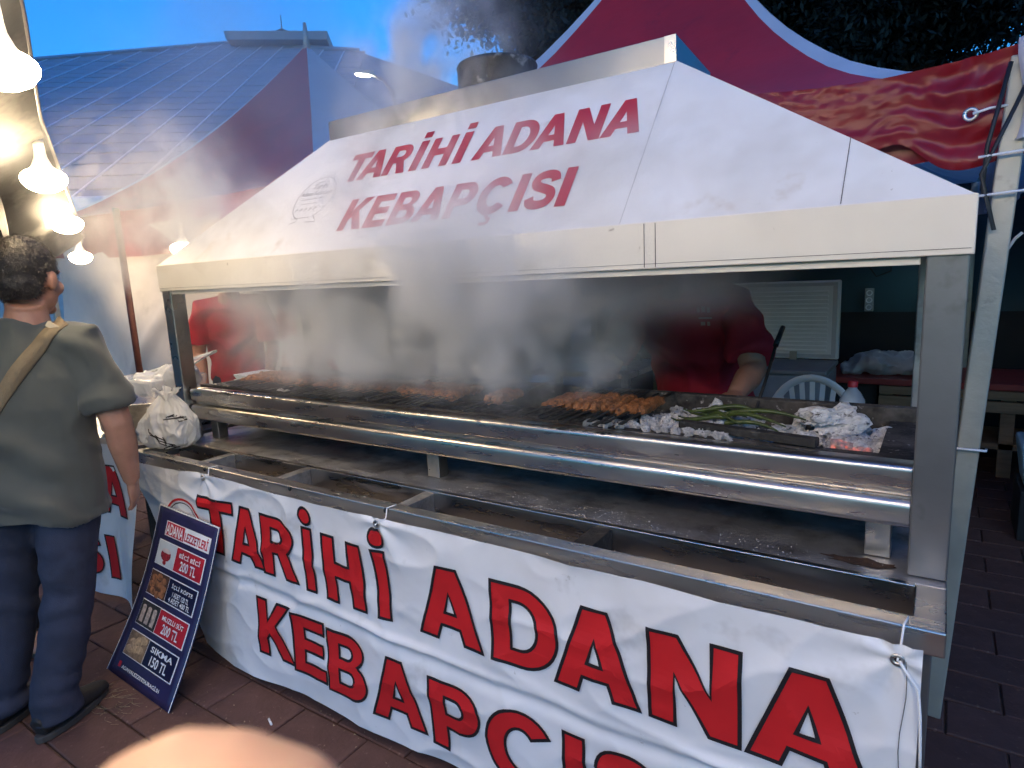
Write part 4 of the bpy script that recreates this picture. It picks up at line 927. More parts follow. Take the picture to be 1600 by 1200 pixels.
film_bag('cling_film_bundle', [((-.48, .40, 1.08), (.16, .12, .07)), ((-.36, .44, 1.10), (.10, .1, .06)), ((-.62, .36, 1.05), (.1, .09, .04))], .012, mat('cloudy film', (.62, .65, .70), .25, 0, .1, 8, .9, 20, alpha=.72), 'cloudy bundle of plastic film heaped in the clear food box', 'film', .03, 9, 8)
for k in range(5):
    a_ = rnd.uniform(-.5, .5); x = -.83 + k * .045
    MB().box((-.10, -.004, -.003), (.10, .004, .003)).build('white_fork', WHITEP, None, label='white plastic fork sticking out of the steel pan beside the man', cat='fork', group='plastic forks in the pan').matrix_basis = Matrix.Translation((x, .36 + rnd.uniform(-.05, .1), 1.022 + k * .007)) @ Matrix.Rotation(a_, 4, 'Z') @ Matrix.Rotation(R(-4), 4, 'Y')
for k in range(9):
    z = .842 + k * .028
    MB().hexa(rbox(-.115, .74, z, .085, .085, .026)).build('foam_box', WHITEP, None, bevel=.004, label='white foam box in the stack behind the left post', cat='box', group='foam boxes stacked behind the left post')
MB().box((-.22, .62, .0), (.02, .86, .841)).build('steel_cabinet', STEEL, None, bevel=.004, label='narrow steel cabinet carrying white foam boxes, behind the left post', cat='cabinet')

# ================================================================== PEOPLE
def rotz(a): return Matrix.Rotation(a, 4, 'Z')
def person(label, loc, rz, J, cloth, shoes=True, legs=True, hair=True, scale=1.0, strap=False, print_=False, head_turn=0.0, head_tilt=0.0, jeans=DENIM, heavy=1.0, vox=.011, belt=False, bare=False, hs=1.0):
    """J: joint positions in the figure's own frame (facing +Y, right = +X, feet at 0)"""
    root = empty('person', loc, label, 'person'); base = Matrix.Translation(loc) @ rotz(rz) @ Matrix.Scale(scale, 4)
    T = lambda p: base @ Vector(p)
    def put(name, mb, mt, vx, sm=2, disp=None):
        o = fuse(name, mb, mt, vx, None, sm, disp); o.data.transform(base); o.parent = root; o.matrix_parent_inverse = root.matrix_basis.inverted(); return o
    pel, wst, chs, nck, hd = [Vector(J[k]) for k in ('pelvis', 'waist', 'chest', 'neck', 'head')]
    # ---- body: head, neck, arms, hands, torso core in one skin
    b = MB(); hr = Matrix.Rotation(head_turn, 3, 'Z') @ Matrix.Rotation(head_tilt, 3, 'X') @ Matrix.Scale(hs, 3)
    H_ = lambda x, y, z: hd + hr @ Vector((x, y, z))
    b.ell(H_(0, -.012, .02), (.076, .094, .098), 18, 12, rot=hr); b.ell(H_(0, .022, -.045), (.060, .070, .075), 16, 10, rot=hr)
    b.ell(H_(0, .094, -.012), (.013, .020, .024), 8, 6, rot=hr); b.ell(H_(0, .080, .022), (.055, .02, .012), 10, 6, rot=hr)
    b.ell(H_(0, .084, -.060), (.026, .013, .010), 10, 6, rot=hr); b.ell(H_(0, .078, -.098), (.026, .020, .018), 10, 6, rot=hr)
    for s in (-1, 1):
        b.ell(H_(s * .079, -.006, -.012), (.012, .020, .033), 8, 6, rot=hr); b.ell(H_(s * .048, .055, -.03), (.024, .024, .025), 8, 6, rot=hr)
    b.tube([H_(0, -.025, -.07), nck.lerp(hd, .25), nck - Vector((0, 0, .05))], [.060, .060, .078], 14)
    b.tube([nck - Vector((0, 0, .04)), chs, wst, pel], [(.06, .05), (.11, .07), (.10, .07), (.11, .08)], 14)
    for s in ('R', 'L'):
        sh, el, wr, ht = [Vector(J[k + s]) for k in ('sh', 'el', 'wr', 'hand')]
        b.tube([nck - Vector((0, 0, .09)), sh - Vector((0, 0, .02))], [.045, .045], 10)
        b.tube([sh - Vector((0, 0, .02)), sh.lerp(el, .5), el, el.lerp(wr, .35), wr], [.050 * heavy, .051 * heavy, .043 * heavy, .043 * heavy, .029], 12)
        d = (ht - wr).normalized(); sd = d.cross(Vector(J.get('palm' + s, (0, 1, 0)))).normalized(); up_ = sd.cross(d)
        b.tube([wr, wr + d * .035, wr + d * .085], [(.026, .019), (.037, .017), (.040, .014)], 12, up=up_)
        for q, (off, ln) in enumerate(((-.029, .062), (-.010, .074), (.010, .070), (.028, .055))):
            p0_ = wr + d * .075 + sd * off; cur = up_ * -.014
            b.tube([p0_, p0_ + d * ln * .5 + cur * .3, p0_ + d * ln * .9 + cur * 1.4], [.0098, .0090, .0075], 8)
        th = wr + d * .025 + sd * (-.028 if s == 'R' else .028); td = (d * .7 + sd * (-.55 if s == 'R' else .55) - up_ * .25).normalized()
        b.tube([th, th + td * .03, th + (td + d * .4).normalized() * .062], [.013, .0115, .009], 8)
    put('body', b, SKIN, .0072, 2)
    for s in (-1, 1):       # eyes
        e = MB().ell(H_(s * .030, .072, .006), (.011, .008, .008), 10, 8); o = e.build('eye', mat('eye', (.05, .03, .02), .2), root); o.data.transform(base)
    if hair:
        h = MB(); h.ell(H_(0, -.020, .030), (.083, .097, .098), 20, 14, rot=hr); h.ell(H_(0, -.055, -.022), (.070, .058, .060), 16, 10, rot=hr)
        hi = hr.inverted()
        o = fuse('hair', h, HAIR, .006, None, 1, lambda co, n: .003 * mnoise.noise(co * 60))
        bm = bmesh.new(); bm.from_mesh(o.data); cut = []
        for f in bm.faces:
            q = hi @ (f.calc_center_median() - hd)
            if (q.y > .045 and q.z < .062) or (abs(q.x) > .066 and q.y > -.03 and q.z < .012) or q.z < -.072 + .3 * max(0, q.y + .06): cut.append(f)
        bmesh.ops.delete(bm, geom=cut, context='FACES'); bm.faces.ensure_lookup_table(); hv = random.Random(5); fs = bm.faces[:]
        for _ in range(9000 if strap else 1500):
            f = hv.choice(fs); p_ = f.calc_center_median() + Vector((hv.gauss(0, .003), hv.gauss(0, .003), hv.gauss(0, .003))); n_ = f.normal
            d_ = (n_ * .55 + Vector((hv.gauss(0, .35), hv.gauss(0, .35) + .3, hv.gauss(0, .3) - .55))).normalized() * hv.uniform(.007, .014); w_ = d_.orthogonal().normalized() * .0006
            bm.faces.new([bm.verts.new(q_) for q_ in (p_ - w_, p_ + w_, p_ + d_)])
        bm.to_mesh(o.data); bm.free()
        o.data.transform(base); o.parent = root; o.matrix_parent_inverse = root.matrix_basis.inverted()
    # ---- shirt
    s_ = MB(); hem = pel + (pel - wst).normalized() * J.get('hem', .10)
    s_.tube([hem, pel, wst, wst.lerp(chs, .5), chs, chs.lerp(nck, .55), nck - Vector((0, 0, .005))],
            [(.196 * heavy, .146 * heavy), (.192 * heavy, .140 * heavy), (.174 * heavy, .128 * heavy), (.182 * heavy, .126 * heavy), (.192 * heavy, .120), (.150, .094), (.070, .066)], 24, up=(0, 1, 0))
    for s in ('R', 'L'):
        sh, el = Vector(J['sh' + s]), Vector(J['el' + s]); s_.tube([chs.lerp(nck, .6), sh, sh.lerp(el, .45), sh.lerp(el, .80)], [(.070, .080), (.076 * heavy, .076 * heavy), (.068 * heavy, .070 * heavy), (.070 * heavy, .071 * heavy)], 16)
    sd_ = hash(label) % 50 if False else len(label)
    def fold(co, n):
        k = .016 * math.sin(co.z * 30 + co.x * 26 + 6 * mnoise.noise(co * 4 + Vector((sd_, 0, 0)))) * max(0, mnoise.noise(co * 3.2 + Vector((0, sd_, 0))) + .3)
        return k + .010 * mnoise.noise(co * 6) + .016 * max(0, 1 - 4 * abs(mnoise.noise(Vector((co.x * 3 + co.z * 2, co.y * 3, co.z * 5 - co.x * 4)))))
    shirt = put('shirt', s_, cloth, .0095, 3, fold)
    # ---- trousers and shoes
    if legs:
        t = MB(); t.tube([pel + Vector((0, 0, .05)), pel - Vector((0, 0, .02)), pel - Vector((0, .0, .12))], [(.150 * heavy, .104 * heavy), (.158 * heavy, .112 * heavy), (.156, .112)], 18, up=(0, 1, 0))
        for s in ('R', 'L'):
            hp_, kn, an = [Vector(J[k + s]) for k in ('hip', 'kn', 'an')]
            t.tube([hp_ + Vector((0, 0, .04)), hp_ - Vector((0, 0, .10)), hp_.lerp(kn, .6), kn, kn.lerp(an, .45), an + Vector((0, 0, .06)), an - Vector((0, 0, .035))], [(.086, .102), (.102, .110), (.094, .100), (.083, .088), (.079, .086), (.074, .082), (.080, .092)], 16, up=(0, 1, 0))
        def tf(co, n):
            w_ = math.exp(-((co.z - .50) / .10) ** 2) + 1.3 * math.exp(-((co.z - .12) / .07) ** 2) + .5
            return .006 * w_ * math.sin(co.z * 62 + co.x * 14 + co.y * 25 + 4 * mnoise.noise(co * 5)) * max(0, .4 + mnoise.noise(co * 4 + Vector((3, 1, 0))))
        put('jeans', t, jeans, .010, 2, tf)
        if belt:
            o = MB().box((-.02, -.0015, -.013), (.035, .0015, .013)).build('label_patch', mat('leather patch', (.10, .05, .025), .6), root)
            o.data.transform(base @ Matrix.Translation((.085, -.118, .80)) @ Matrix.Rotation(R(-18), 4, 'Z') @ Matrix.Rotation(R(25), 4, 'Z'))
    if shoes:
        for s in ('R', 'L'):
            an = Vector(J['an' + s]); fd = Vector(J.get('toe' + s, (0, 1, 0))).normalized(); sdv = Vector((fd.y, -fd.x, 0))
            sh = MB()
            sh.tube([an - fd * .085 + Vector((0, 0, -.035)), an - fd * .03 + Vector((0, 0, -.02)), an + fd * .07 + Vector((0, 0, -.035)), an + fd * .15 + Vector((0, 0, -.05)), an + fd * .20 + Vector((0, 0, -.055))], [(.032, .040), (.043, .050), (.046, .040), (.047, .030), (.030, .020)], 14, up=(0, 0, 1))
            put('foot' if bare else 'shoe', sh, SKIN if bare else SHOE, .009, 2)
            if bare:
                for q_ in (.02, .10):
                    c_ = an + fd * q_ + Vector((0, 0, -.045)); pts_ = [c_ + sdv * (.052 * math.cos(t_)) + Vector((0, 0, .048 * math.sin(t_))) for t_ in [math.pi * i_ / 8 for i_ in range(9)]]
                    o = MB().tube(pts_, [(.012, .003)] * 9, 8).build('sandal_strap', SHOE, root); o.data.transform(base)
            sl2 = MB(); n = 18; ring = []
            for i in range(n):
                tt = 2 * math.pi * i / n; L_ = .155; w_ = .046 - .006 * math.cos(tt); p = an + fd * (.058 + L_ * math.cos(tt)) + sdv * w_ * math.sin(tt); ring.append((p.x, p.y))
            zb = an.z - .0895
            sl2.add([(x, y, zb) for x, y in ring] + [(x, y, zb + .024) for x, y in ring], [tuple(reversed(range(n))), tuple(range(n, 2 * n))] + [(i, (i + 1) % n, n + (i + 1) % n, n + i) for i in range(n)])
            o = sl2.build('sole', SOLE, root, bevel=.004); o.data.transform(base)
    if strap or print_:
        bv_ = BVHTree.FromPolygons([v.co for v in shirt.data.vertices], [tuple(p.vertices) for p in shirt.data.polygons])
        dirv = (base.to_3x3() @ Vector((0, 1, 0))).normalized()
    if strap:
        A_, B_ = [], []; p0_, p1_ = Vector((.185, 0, 1.475)), Vector((-.165, 0, .985))
        for i in range(27):
            c = p0_.lerp(p1_, i / 26); dd = (p1_ - p0_).normalized(); pn = Vector((-dd.z, 0, dd.x)) * .024
            for lst, q in ((A_, c + pn), (B_, c - pn)):
                h = bv_.ray_cast(T((q.x, -.6, q.z)), dirv); lst.append((h[0] - dirv * .006) if h[0] else T((q.x, -.02, q.z)))
        mb = MB(); n = len(A_); mb.v = [tuple(p) for p in A_ + B_]
        for i in range(n - 1): mb.f.append((i, i + 1, n + i + 1, n + i)); mb.m.append(0); mb.s.append(True)
        so_ = mb.build('strap', STRAP, root, solid=.004)
        q = (A_[1] + B_[1]) / 2; d_ = (A_[3] - A_[1]).normalized(); MB().bar(q - d_ * .006 - dirv * .004, q + d_ * .016 - dirv * .004, .060, .008, up=tuple(-dirv)).build('buckle', mat('brass buckle', (.32, .26, .16), .4, .6), root, bevel=.002)
    if print_:
        for (x, z, w_, h_) in ((-.12, 1.30, .012, .020), (-.10, 1.302, .014, .022), (-.082, 1.30, .010, .018), (-.105, 1.268, .050, .007), (-.115, 1.245, .010, .016), (-.095, 1.246, .016, .014)):
            pts = []
            for (a_, b_) in ((-.5, -.5), (.5, -.5), (.5, .5), (-.5, .5)):
                h = bv_.ray_cast(T((x + a_ * w_, .8, z + b_ * h_)), -dirv); pts.append((h[0] + dirv * .003) if h[0] else T((x + a_ * w_, .2, z)))
            MB().add(pts, [(0, 1, 2, 3)]).build('chest_print', mat('faded pink print', (.42, .20, .19), .7), root)
    return root

man = dict(pelvis=(-.005, 0, .93), waist=(.01, -.005, 1.08), chest=(.03, -.01, 1.30), neck=(.05, -.01, 1.485), head=(.065, .015, 1.625),
           shR=(.222, -.01, 1.385), elR=(.298, -.015, 1.10), wrR=(.280, .060, .865), handR=(.266, .095, .77), palmR=(1, 0, 0),
           shL=(-.165, -.01, 1.385), elL=(-.25, 0, 1.10), wrL=(-.24, .10, .89), handL=(-.23, .15, .82), palmL=(-1, 0, 0), hem=.14,
           hipR=(.082, 0, .90), knR=(.050, -.03, .50), anR=(-.010, -.115, .09), hipL=(-.102, 0, .90), knL=(-.165, .0, .50), anL=(-.225, -.05, .09), toeR=(.33, 1, 0), toeL=(.15, 1, 0))
person('man in a grey green t-shirt and jeans seen from behind, khaki strap over his shoulder', (.305, -.475, 0), R(40), man, TEE, strap=True, head_turn=R(-4), head_tilt=R(-4), belt=True, heavy=1.13, hs=1.10)

cookA = dict(pelvis=(0, -.06, .93), waist=(0, -.02, 1.07), chest=(0, .06, 1.26), neck=(0, .12, 1.42), head=(0, .19, 1.55),
             shR=(.18, .08, 1.335), elR=(.235, .05, 1.05), wrR=(.21, .16, .84), handR=(.20, .22, .76), palmR=(1, 0, 0),
             shL=(-.18, .08, 1.335), elL=(-.235, .10, 1.06), wrL=(-.20, .26, .90), handL=(-.18, .34, .84), palmL=(0, 0, 1), hem=.08,
             hipR=(.09, -.06, .90), knR=(.10, -.02, .50), anR=(.10, -.05, .09), hipL=(-.09, -.06, .90), knL=(-.10, -.02, .5), anL=(-.10, -.05, .09))
person('cook in a bright red shirt at the left end, arm hanging, head behind the hood', (-1.25, 1.36, 0), R(-128), cookA, REDT, scale=1.06, head_tilt=R(-25), vox=.012)
cookB = dict(cookA, elL=(-.235, .05, 1.05), wrL=(-.21, .14, .84), handL=(-.20, .2, .76), palmL=(-1, 0, 0))
person('cook in red mostly hidden by smoke, right of the left cook', (-.62, 1.62, 0), R(-165), cookB, REDT, scale=1.06, head_tilt=R(-20))
cookC = dict(pelvis=(0, -.14, .93), waist=(0, -.07, 1.08), chest=(0, .06, 1.24), neck=(0, .15, 1.40), head=(0, .20, 1.545),
             shR=(.205, .08, 1.30), elR=(.29, .22, 1.06), wrR=(.20, .42, 1.07), handR=(.16, .52, 1.09), palmR=(0, 0, 1),
             shL=(-.205, .08, 1.30), elL=(-.30, .22, 1.08), wrL=(-.30, .47, 1.035), handL=(-.31, .57, 1.03), palmL=(0, 0, 1), hem=.10,
             hipR=(.09, -.14, .90), knR=(.10, -.08, .50), anR=(.10, -.10, .09), hipL=(-.09, -.14, .90), knL=(-.10, -.08, .5), anL=(-.10, -.10, .09))
person('cook in a dark red shirt bending over the right end of the grill', (2.06, 1.45, 0), R(180), cookC, REDT, scale=1.06, head_tilt=R(-12), print_=True, heavy=1.10)

# sandalled passer-by behind the man
pb = dict(pelvis=(0, 0, .93), waist=(0, 0, 1.08), chest=(0, 0, 1.30), neck=(0, 0, 1.485), head=(0, .02, 1.62),
          shR=(.18, 0, 1.39), elR=(.25, 0, 1.10), wrR=(.24, .08, .87), handR=(.23, .11, .78), palmR=(1, 0, 0), shL=(-.18, 0, 1.39), elL=(-.25, 0, 1.10), wrL=(-.24, .08, .87), handL=(-.23, .11, .78), palmL=(-1, 0, 0), hem=.10,
          hipR=(.09, 0, .9), knR=(.10, .02, .5), anR=(.10, 0, .09), hipL=(-.09, 0, .9), knL=(-.1, .02, .5), anL=(-.10, 0, .09))
person('passer-by in dark clothes and sandals, toes showing behind the standing man', (-.42, -.50, 0), R(-92), pb, mat('charcoal cotton', (.03, .03, .035), .85), jeans=mat('black trousers', (.02, .02, .022), .85), shoes=True, bare=True)

# ================================================================== BACK OF THE BOOTH
fz = empty('chest_freezer', (1.75, 3.75, 0), 'white chest freezer with its ribbed lid raised, behind the right cook', 'freezer')
MB().box((1.15, 3.45, 0), (2.33, 4.02, .76)).build('cabinet', mat('blue grey freezer enamel', (.26, .30, .36), .4), fz, bevel=.02)
MB().box((1.14, 3.44, .762), (2.34, 4.03, .795)).build('rim', mat('grey rubber rim', (.25, .26, .28), .6), fz, bevel=.01)
fl_ = MB().box((1.15, 4.00, .80), (2.34, 4.05, 1.40)).build('lid', WHITEP, fz, bevel=.012)
MB().box((1.17, 3.99, .815), (2.32, 4.005, .84)).box((1.17, 3.99, 1.36), (2.32, 4.005, 1.385)).box((1.17, 3.99, .8405), (1.2, 4.005, 1.3595)).box((2.29, 3.99, .8405), (2.32, 4.005, 1.3595)).build('lid_gasket', mat('pale gasket', (.5, .52, .55), .6), fl_)
for k in range(15): MB().box((1.24, 3.982, .86 + k * .032), (2.26, 4.004, .875 + k * .032)).build('lid_rib', WHITEP, fl_, bevel=.004)
for x in (1.5, 2.0): MB().box((x, 3.97, .74), (x + .05, 4.0, .86)).build('hinge', GALV, fz)

# plastic garden chair
ch = empty('garden_chair', (2.40, 2.70, 0), 'white plastic garden chair with a slatted fan back, behind the coals', 'chair')
def chp(x, y, z): return (2.40 + x, 2.70 + y, z)
bk = [chp(.235 * math.cos(t) * 1.0, -.20 - .05 * math.sin(t), .58 + .335 * math.sin(t)) for t in [math.pi * i / 20 for i in range(21)]]
MB().tube(bk, [(.026, .012)] * 21, 8).build('back_frame', WHITEP, ch)
for k in range(7):
    u = -1 + 2 * k / 6
    MB().bar(chp(u * .10, -.20, .50), chp(u * .165, -.24, .58 + .325 * math.sqrt(max(0, 1 - (u * .7) ** 2))), .026, .008, up=(0, 1, 0)).build('back_slat', WHITEP, ch)
MB().grid(lambda u, v: chp(-.22 + .44 * u, -.22 + .44 * v, .43 - .02 * math.sin(u * 3.14)), 8, 8).build('seat', WHITEP, ch, solid=.012)
for sx in (-1, 1):
    MB().tube([chp(sx * .235, -.20, .60), chp(sx * .26, .05, .64), chp(sx * .25, .20, .60)], [(.022, .010)] * 3, 8).build('armrest', WHITEP, ch)
    for sy in (-1, 1): MB().bar(chp(sx * .21, sy * .19, .44), chp(sx * .25, sy * .24, 0), .04, .03).build('leg', WHITEP, ch)

# water bottle on a crate behind the grill
MB().box((2.52, 1.36, 0), (2.98, 1.60, .899)).build('dark_cabinet', NAVY, None, bevel=.006, label='low dark cabinet behind the grill under the water bottle', cat='cabinet')
bt = empty('water_bottle', (2.70, 1.45, .900), 'clear plastic bottle with a red cap behind the big charcoal chunk', 'bottle')
MB().lathe([(0, .001), (.046, .001), (.048, .02), (.046, .05), (.048, .08), (.046, .105), (.030, .135), (.017, .150), (.016, .165)], (2.70, 1.45, .900), 24).build('bottle_body', mat('bottle plastic', (.7, .78, .85), .08, 0, .02, alpha=.4), bt)
MB().lathe([(.018, 0), (.019, .022), (.016, .024), (0, .024)], (2.70, 1.45, 1.057), 18).build('cap', mat('red cap', (.45, .02, .03), .4), bt)
# long wooden counter
wc = empty('wooden_counter', (3.1, 4.3, 0), 'rough wooden counter with a red oilcloth at the back right', 'counter')
MB().box((2.26, 4.02, .62), (4.6, 4.75, .665)).build('top', REDCLOTH, wc, bevel=.006)
MB().box((2.62, 4.0, .56), (4.6, 4.05, .617)).build('apron', WOOD, wc); MB().box((2.62, 4.0, .47), (4.6, 4.04, .545)).build('apron', WOOD, wc)
for x in (2.62, 3.35, 4.4): MB().box((x, 4.06, 0), (x + .08, 4.14, .555)).build('leg', WOOD, wc)
MB().box((2.28, 4.10, .02), (2.60, 4.7, .615)).build('cupboard', NAVY, wc)
MB().box((2.62, 4.06, .20), (4.5, 4.6, .24)).build('shelf', WOOD, wc)
film_bag('wrapped_bread_bag', [((2.58, 4.3, .74), (.20, .16, .09)), ((2.75, 4.3, .75), (.18, .16, .08)), ((2.44, 4.25, .70), (.12, .1, .05)), ((2.9, 4.3, .72), (.12, .12, .06))], .015, mat('milky bag film', (.42, .42, .46), .3, 0, .1, 8, .8, 18), 'milky plastic bag of wrapped food lying on the red oilcloth', 'bag', .03, 9, 21)
MB().hexa([(3.40, 2.9, .28), (3.74, 2.9, .28), (3.74, 3.2, .28), (3.40, 3.2, .28), (3.365, 2.87, .53), (3.77, 2.87, .53), (3.77, 3.23, .53), (3.365, 3.23, .53)]).build('plastic_tub', mat('pale blue plastic', (.25, .45, .60), .4), None, bevel=.02, label='pale blue plastic tub at the right edge of the picture', cat='tub')
MB().box((3.38, 2.86, 0), (3.80, 3.24, .278)).build('dark_crate', NAVY, None, bevel=.006, label='dark crate under the pale blue tub at the right edge', cat='crate')
# socket and cable
sk = empty('power_strip', (2.44, 5.04, 1.13), 'white three socket power strip on the teal wall', 'power strip')
MB().box((2.405, 5.035, 1.09), (2.475, 5.055, 1.29)).build('strip_body', mat('dim white plastic', (.35, .38, .38), .5), sk, bevel=.006)
for k in range(3): MB().lathe([(.016, 0), (.026, .001), (.026, .004)], n=16).build('socket', WHITEP, sk).matrix_basis = Matrix.Translation((2.44, 5.034, 1.125 + k * .062)) @ Matrix.Rotation(R(90), 4, 'X')
MB().tube([(2.35, 4.6, 1.85), (2.44, 4.6, 1.52), (2.52, 4.6, 1.40), (2.62, 4.6, 1.44), (2.62, 4.6, 1.52), (2.52, 4.6, 1.56), (2.46, 4.6, 1.62), (2.52, 4.6, 1.9)], .006, 6).build('cable', BLACK, None, label='looped black cable hanging before the teal wall', cat='cable')
MB().tube([(3.20, 1.6, 1.62), (3.18, 1.6, 1.60), (3.155, 1.6, 1.55), (3.15, 1.6, 1.47), (3.135, 1.6, 1.40)], .006, 6).build('cable', WHITEP, None, label='white cable hanging at the right edge beyond the tent pole', cat='cable')
# back lamp of the booth
bl = empty('booth_lamp', (2.95, 4.7, 1.56), 'small cool lamp glinting under the hood near the right post', 'lamp')
MB().box((2.72, 4.68, 1.535), (2.98, 4.72, 1.56)).build('lamp_case', WHITEP, bl); MB().box((2.73, 4.678, 1.525), (2.97, 4.718, 1.5345)).build('lamp_tube', emit('cool tube', (.55, .85, 1), 5), bl)
# steel side table in the smoke
tb = empty('steel_table', (1.2, 2.0, 0), 'steel work table with a wire rack, dim in the smoke', 'table')
MB().box((.85, 1.75, .98), (1.62, 2.3, 1.01)).build('top', STEEL, tb, bevel=.003)
for x, y in ((.88, 1.78), (1.56, 1.78), (.88, 2.24), (1.56, 2.24)): MB().box((x, y, 0), (x + .04, y + .04, .979)).build('leg', STEEL, tb)
for k in range(7): MB().tube([(.92 + k * .09, 1.78, 1.06), (.92 + k * .09, 2.2, 1.06)], .004, 6).build('rack_wire', BRIGHT, tb)
for y in (1.78, 2.2): MB().tube([(.9, y, 1.012), (.9, y, 1.058), (1.5, y, 1.058), (1.5, y, 1.012)], .005, 6).build('rack_wire', BRIGHT, tb)
MB().lathe([(0, .001), (.045, .001), (.06, .15), (.064, .152), (.058, .152), (.043, .01), (0, .01)], (1.52, 1.84, 1.011), 24).build('white_cup', WHITEP, None, label='white plastic cup beside the dark red cook', cat='cup')

# ================================================================== LEFT AWNING AND BULB STRING
ed_ = [Vector((1.9, -1.02, 2.80)), Vector((.285, -.283, 2.566)), Vector((-.596, .068, 2.396)), Vector((-1.75, .62, 2.20)), Vector((-2.86, 1.151, 2.018))]
aw = empty('awning', (-1.2, -.1, 0), 'dark mottled awning sheet sagging at the left edge above the bulbs', 'awning')
def edp(t):
    k = t * (len(ed_) - 1); i = min(int(k), len(ed_) - 2); return ed_[i].lerp(ed_[i + 1], k - i)
def awf(u, v):
    p = edp(.12 + .88 * u); n = Vector((-.42, -.91, 0)); s = v * 1.6
    return p + n * s + Vector((0, 0, -.02 - .50 * s - .10 * math.sin(v * 3) * (1 + .5 * math.sin(u * 9)) + .05 * mnoise.noise((u * 6, v * 4, 1)) + .03 * math.sin(u * 26) * v))
MB().grid(awf, 60, 24).build('sheet', CAMO, aw)
MB().tube([edp(.1 + .9 * i / 20) for i in range(21)], .014, 8).build('edge_rail', POSTM, aw)
e = ed_[-1]; MB().tube([(e.x - .35, e.y + .45, 0), (e.x - .35, e.y + .45, 2.3)], .03, 8).build('pole', mat('rusty red pole', (.09, .03, .022), .7, .2, .3, 9), aw)
def awl(u, v):
    p = edp(.55 + .45 * u) + Vector((-.42, -.91, 0)) * (.25 + .25 * u); return p + Vector((.02 * math.sin(v * 7 + u * 5), .05 * mnoise.noise((u * 5, v * 3, 2)), -.10 - v * 1.15))
MB().grid(awl, 20, 24).build('hanging_flap', CAMO, aw)
def bulb(p, drop, label):
    x, y, z = p; b = empty('hanging_lamp', (x, y, z), label, 'lamp', 'string of hanging lamps')
    lb_ = MB().lathe([(.024, .130), (.028, .100), (.044, .062), (.058, .040), (.056, .036), (.02, .05)], p, 28).build('lamp_body', LAMPB, b)
    MB().lathe([(0, .215), (.021, .215), (.024, .132), (.020, .128), (0, .128)], p, 18).build('lamp_socket', LAMPB, lb_)
    MB().lathe([(0, -.072), (.040, -.066), (.074, -.048), (.096, -.020), (.100, .0), (.094, .018), (.076, .034), (.057, .042)], p, 28).build('lamp_disc', LAMPD, lb_)
    MB().tube([(x, y, z + .23), (x + .004, y, z + .23 + drop)], .005, 6).build('cord', BLACK, b)
bulb((.486, -.443, 2.275), .12, 'nearest and largest hanging lamp, cut by the left picture edge')
bulb((-.80, .128, 2.140), .08, 'second hanging lamp from the top left, below the mottled awning')
bulb((-2.067, .719, 2.045), .05, 'third hanging lamp from the top left, smaller, in front of the hall eave')
bulb((-4.07, 1.62, 1.92), .12, 'lowest hanging lamp at the left, before the red tent valance')
bulb((-2.583, 1.812, 1.915), .25, 'hanging lamp glowing through the smoke at the left tip of the hood')
bulb((1.70, -1.05, 2.43), .25, 'hanging lamp of the string in front of the stand, above the picture')
bulb((2.55, -1.75, 2.46), .25, 'hanging lamp of the string behind the photographer on the left')
bulb((3.35, -1.95, 2.46), .25, 'hanging lamp of the string just behind the photographer')
bulb((4.15, -2.05, 2.48), .25, 'hanging lamp of the string behind the photographer on the right')
bulb((2.00, -2.45, 2.48), .25, 'hanging lamp of a second string, farthest behind the photographer')
MB().tube([(.3, -.35, 2.66), (1.70, -1.05, 2.90), (2.55, -1.75, 2.94), (3.35, -1.95, 2.94), (4.15, -2.05, 2.96), (6.2, -2.2, 3.0)], .006, 6).build('lamp_cable', BLACK, None, label='black cable carrying the string of hanging lamps above the picture', cat='cable')

# litter
MB().tube([(1.02, -.152, .0045), (1.055, -.166, .0045)], .004, 8).build('cigarette_end', WHITEP, None, label='white cigarette end on the pavers before the banner', cat='litter')
lt = MB()
for k in range(160):
    x, y = rnd.uniform(.0, 1.7), -.02 - rnd.random() ** 1.6 * .6; a_ = rnd.uniform(0, 6.28); s = rnd.uniform(.003, .010)
    lt.add([(x, y, .002), (x + s * math.cos(a_), y + s * math.sin(a_), .0025), (x + s * .5 * math.cos(a_ + 1.3), y + s * .5 * math.sin(a_ + 1.3), .004)], [(0, 1, 2)])
for k in range(60):
    x, y = rnd.gauss(.34, .10), rnd.gauss(-.42, .05); a_ = rnd.gauss(.5, .7); s = rnd.uniform(.02, .07); z = .003
    lt.tube([(x, y, z), (x + s * .5 * math.cos(a_), y + s * .5 * math.sin(a_), z + .004), (x + s * math.cos(a_ + .4), y + s * math.sin(a_ + .4), z)], .0008, 4)
tag(lt.build('litter', mat('dry debris', (.30, .24, .15), .9, 0, .6, 60), None), 'dry grass and crumbs scattered on the pavers', 'litter', kind='stuff')
film_bag('crumpled_film', [((.44, .03, .02), (.035, .03, .018)), ((.47, .02, .012), (.03, .02, .012))], .004, CLEAR, 'crumpled clear film on the pavers under the banner', 'litter', .01, 30, 2)

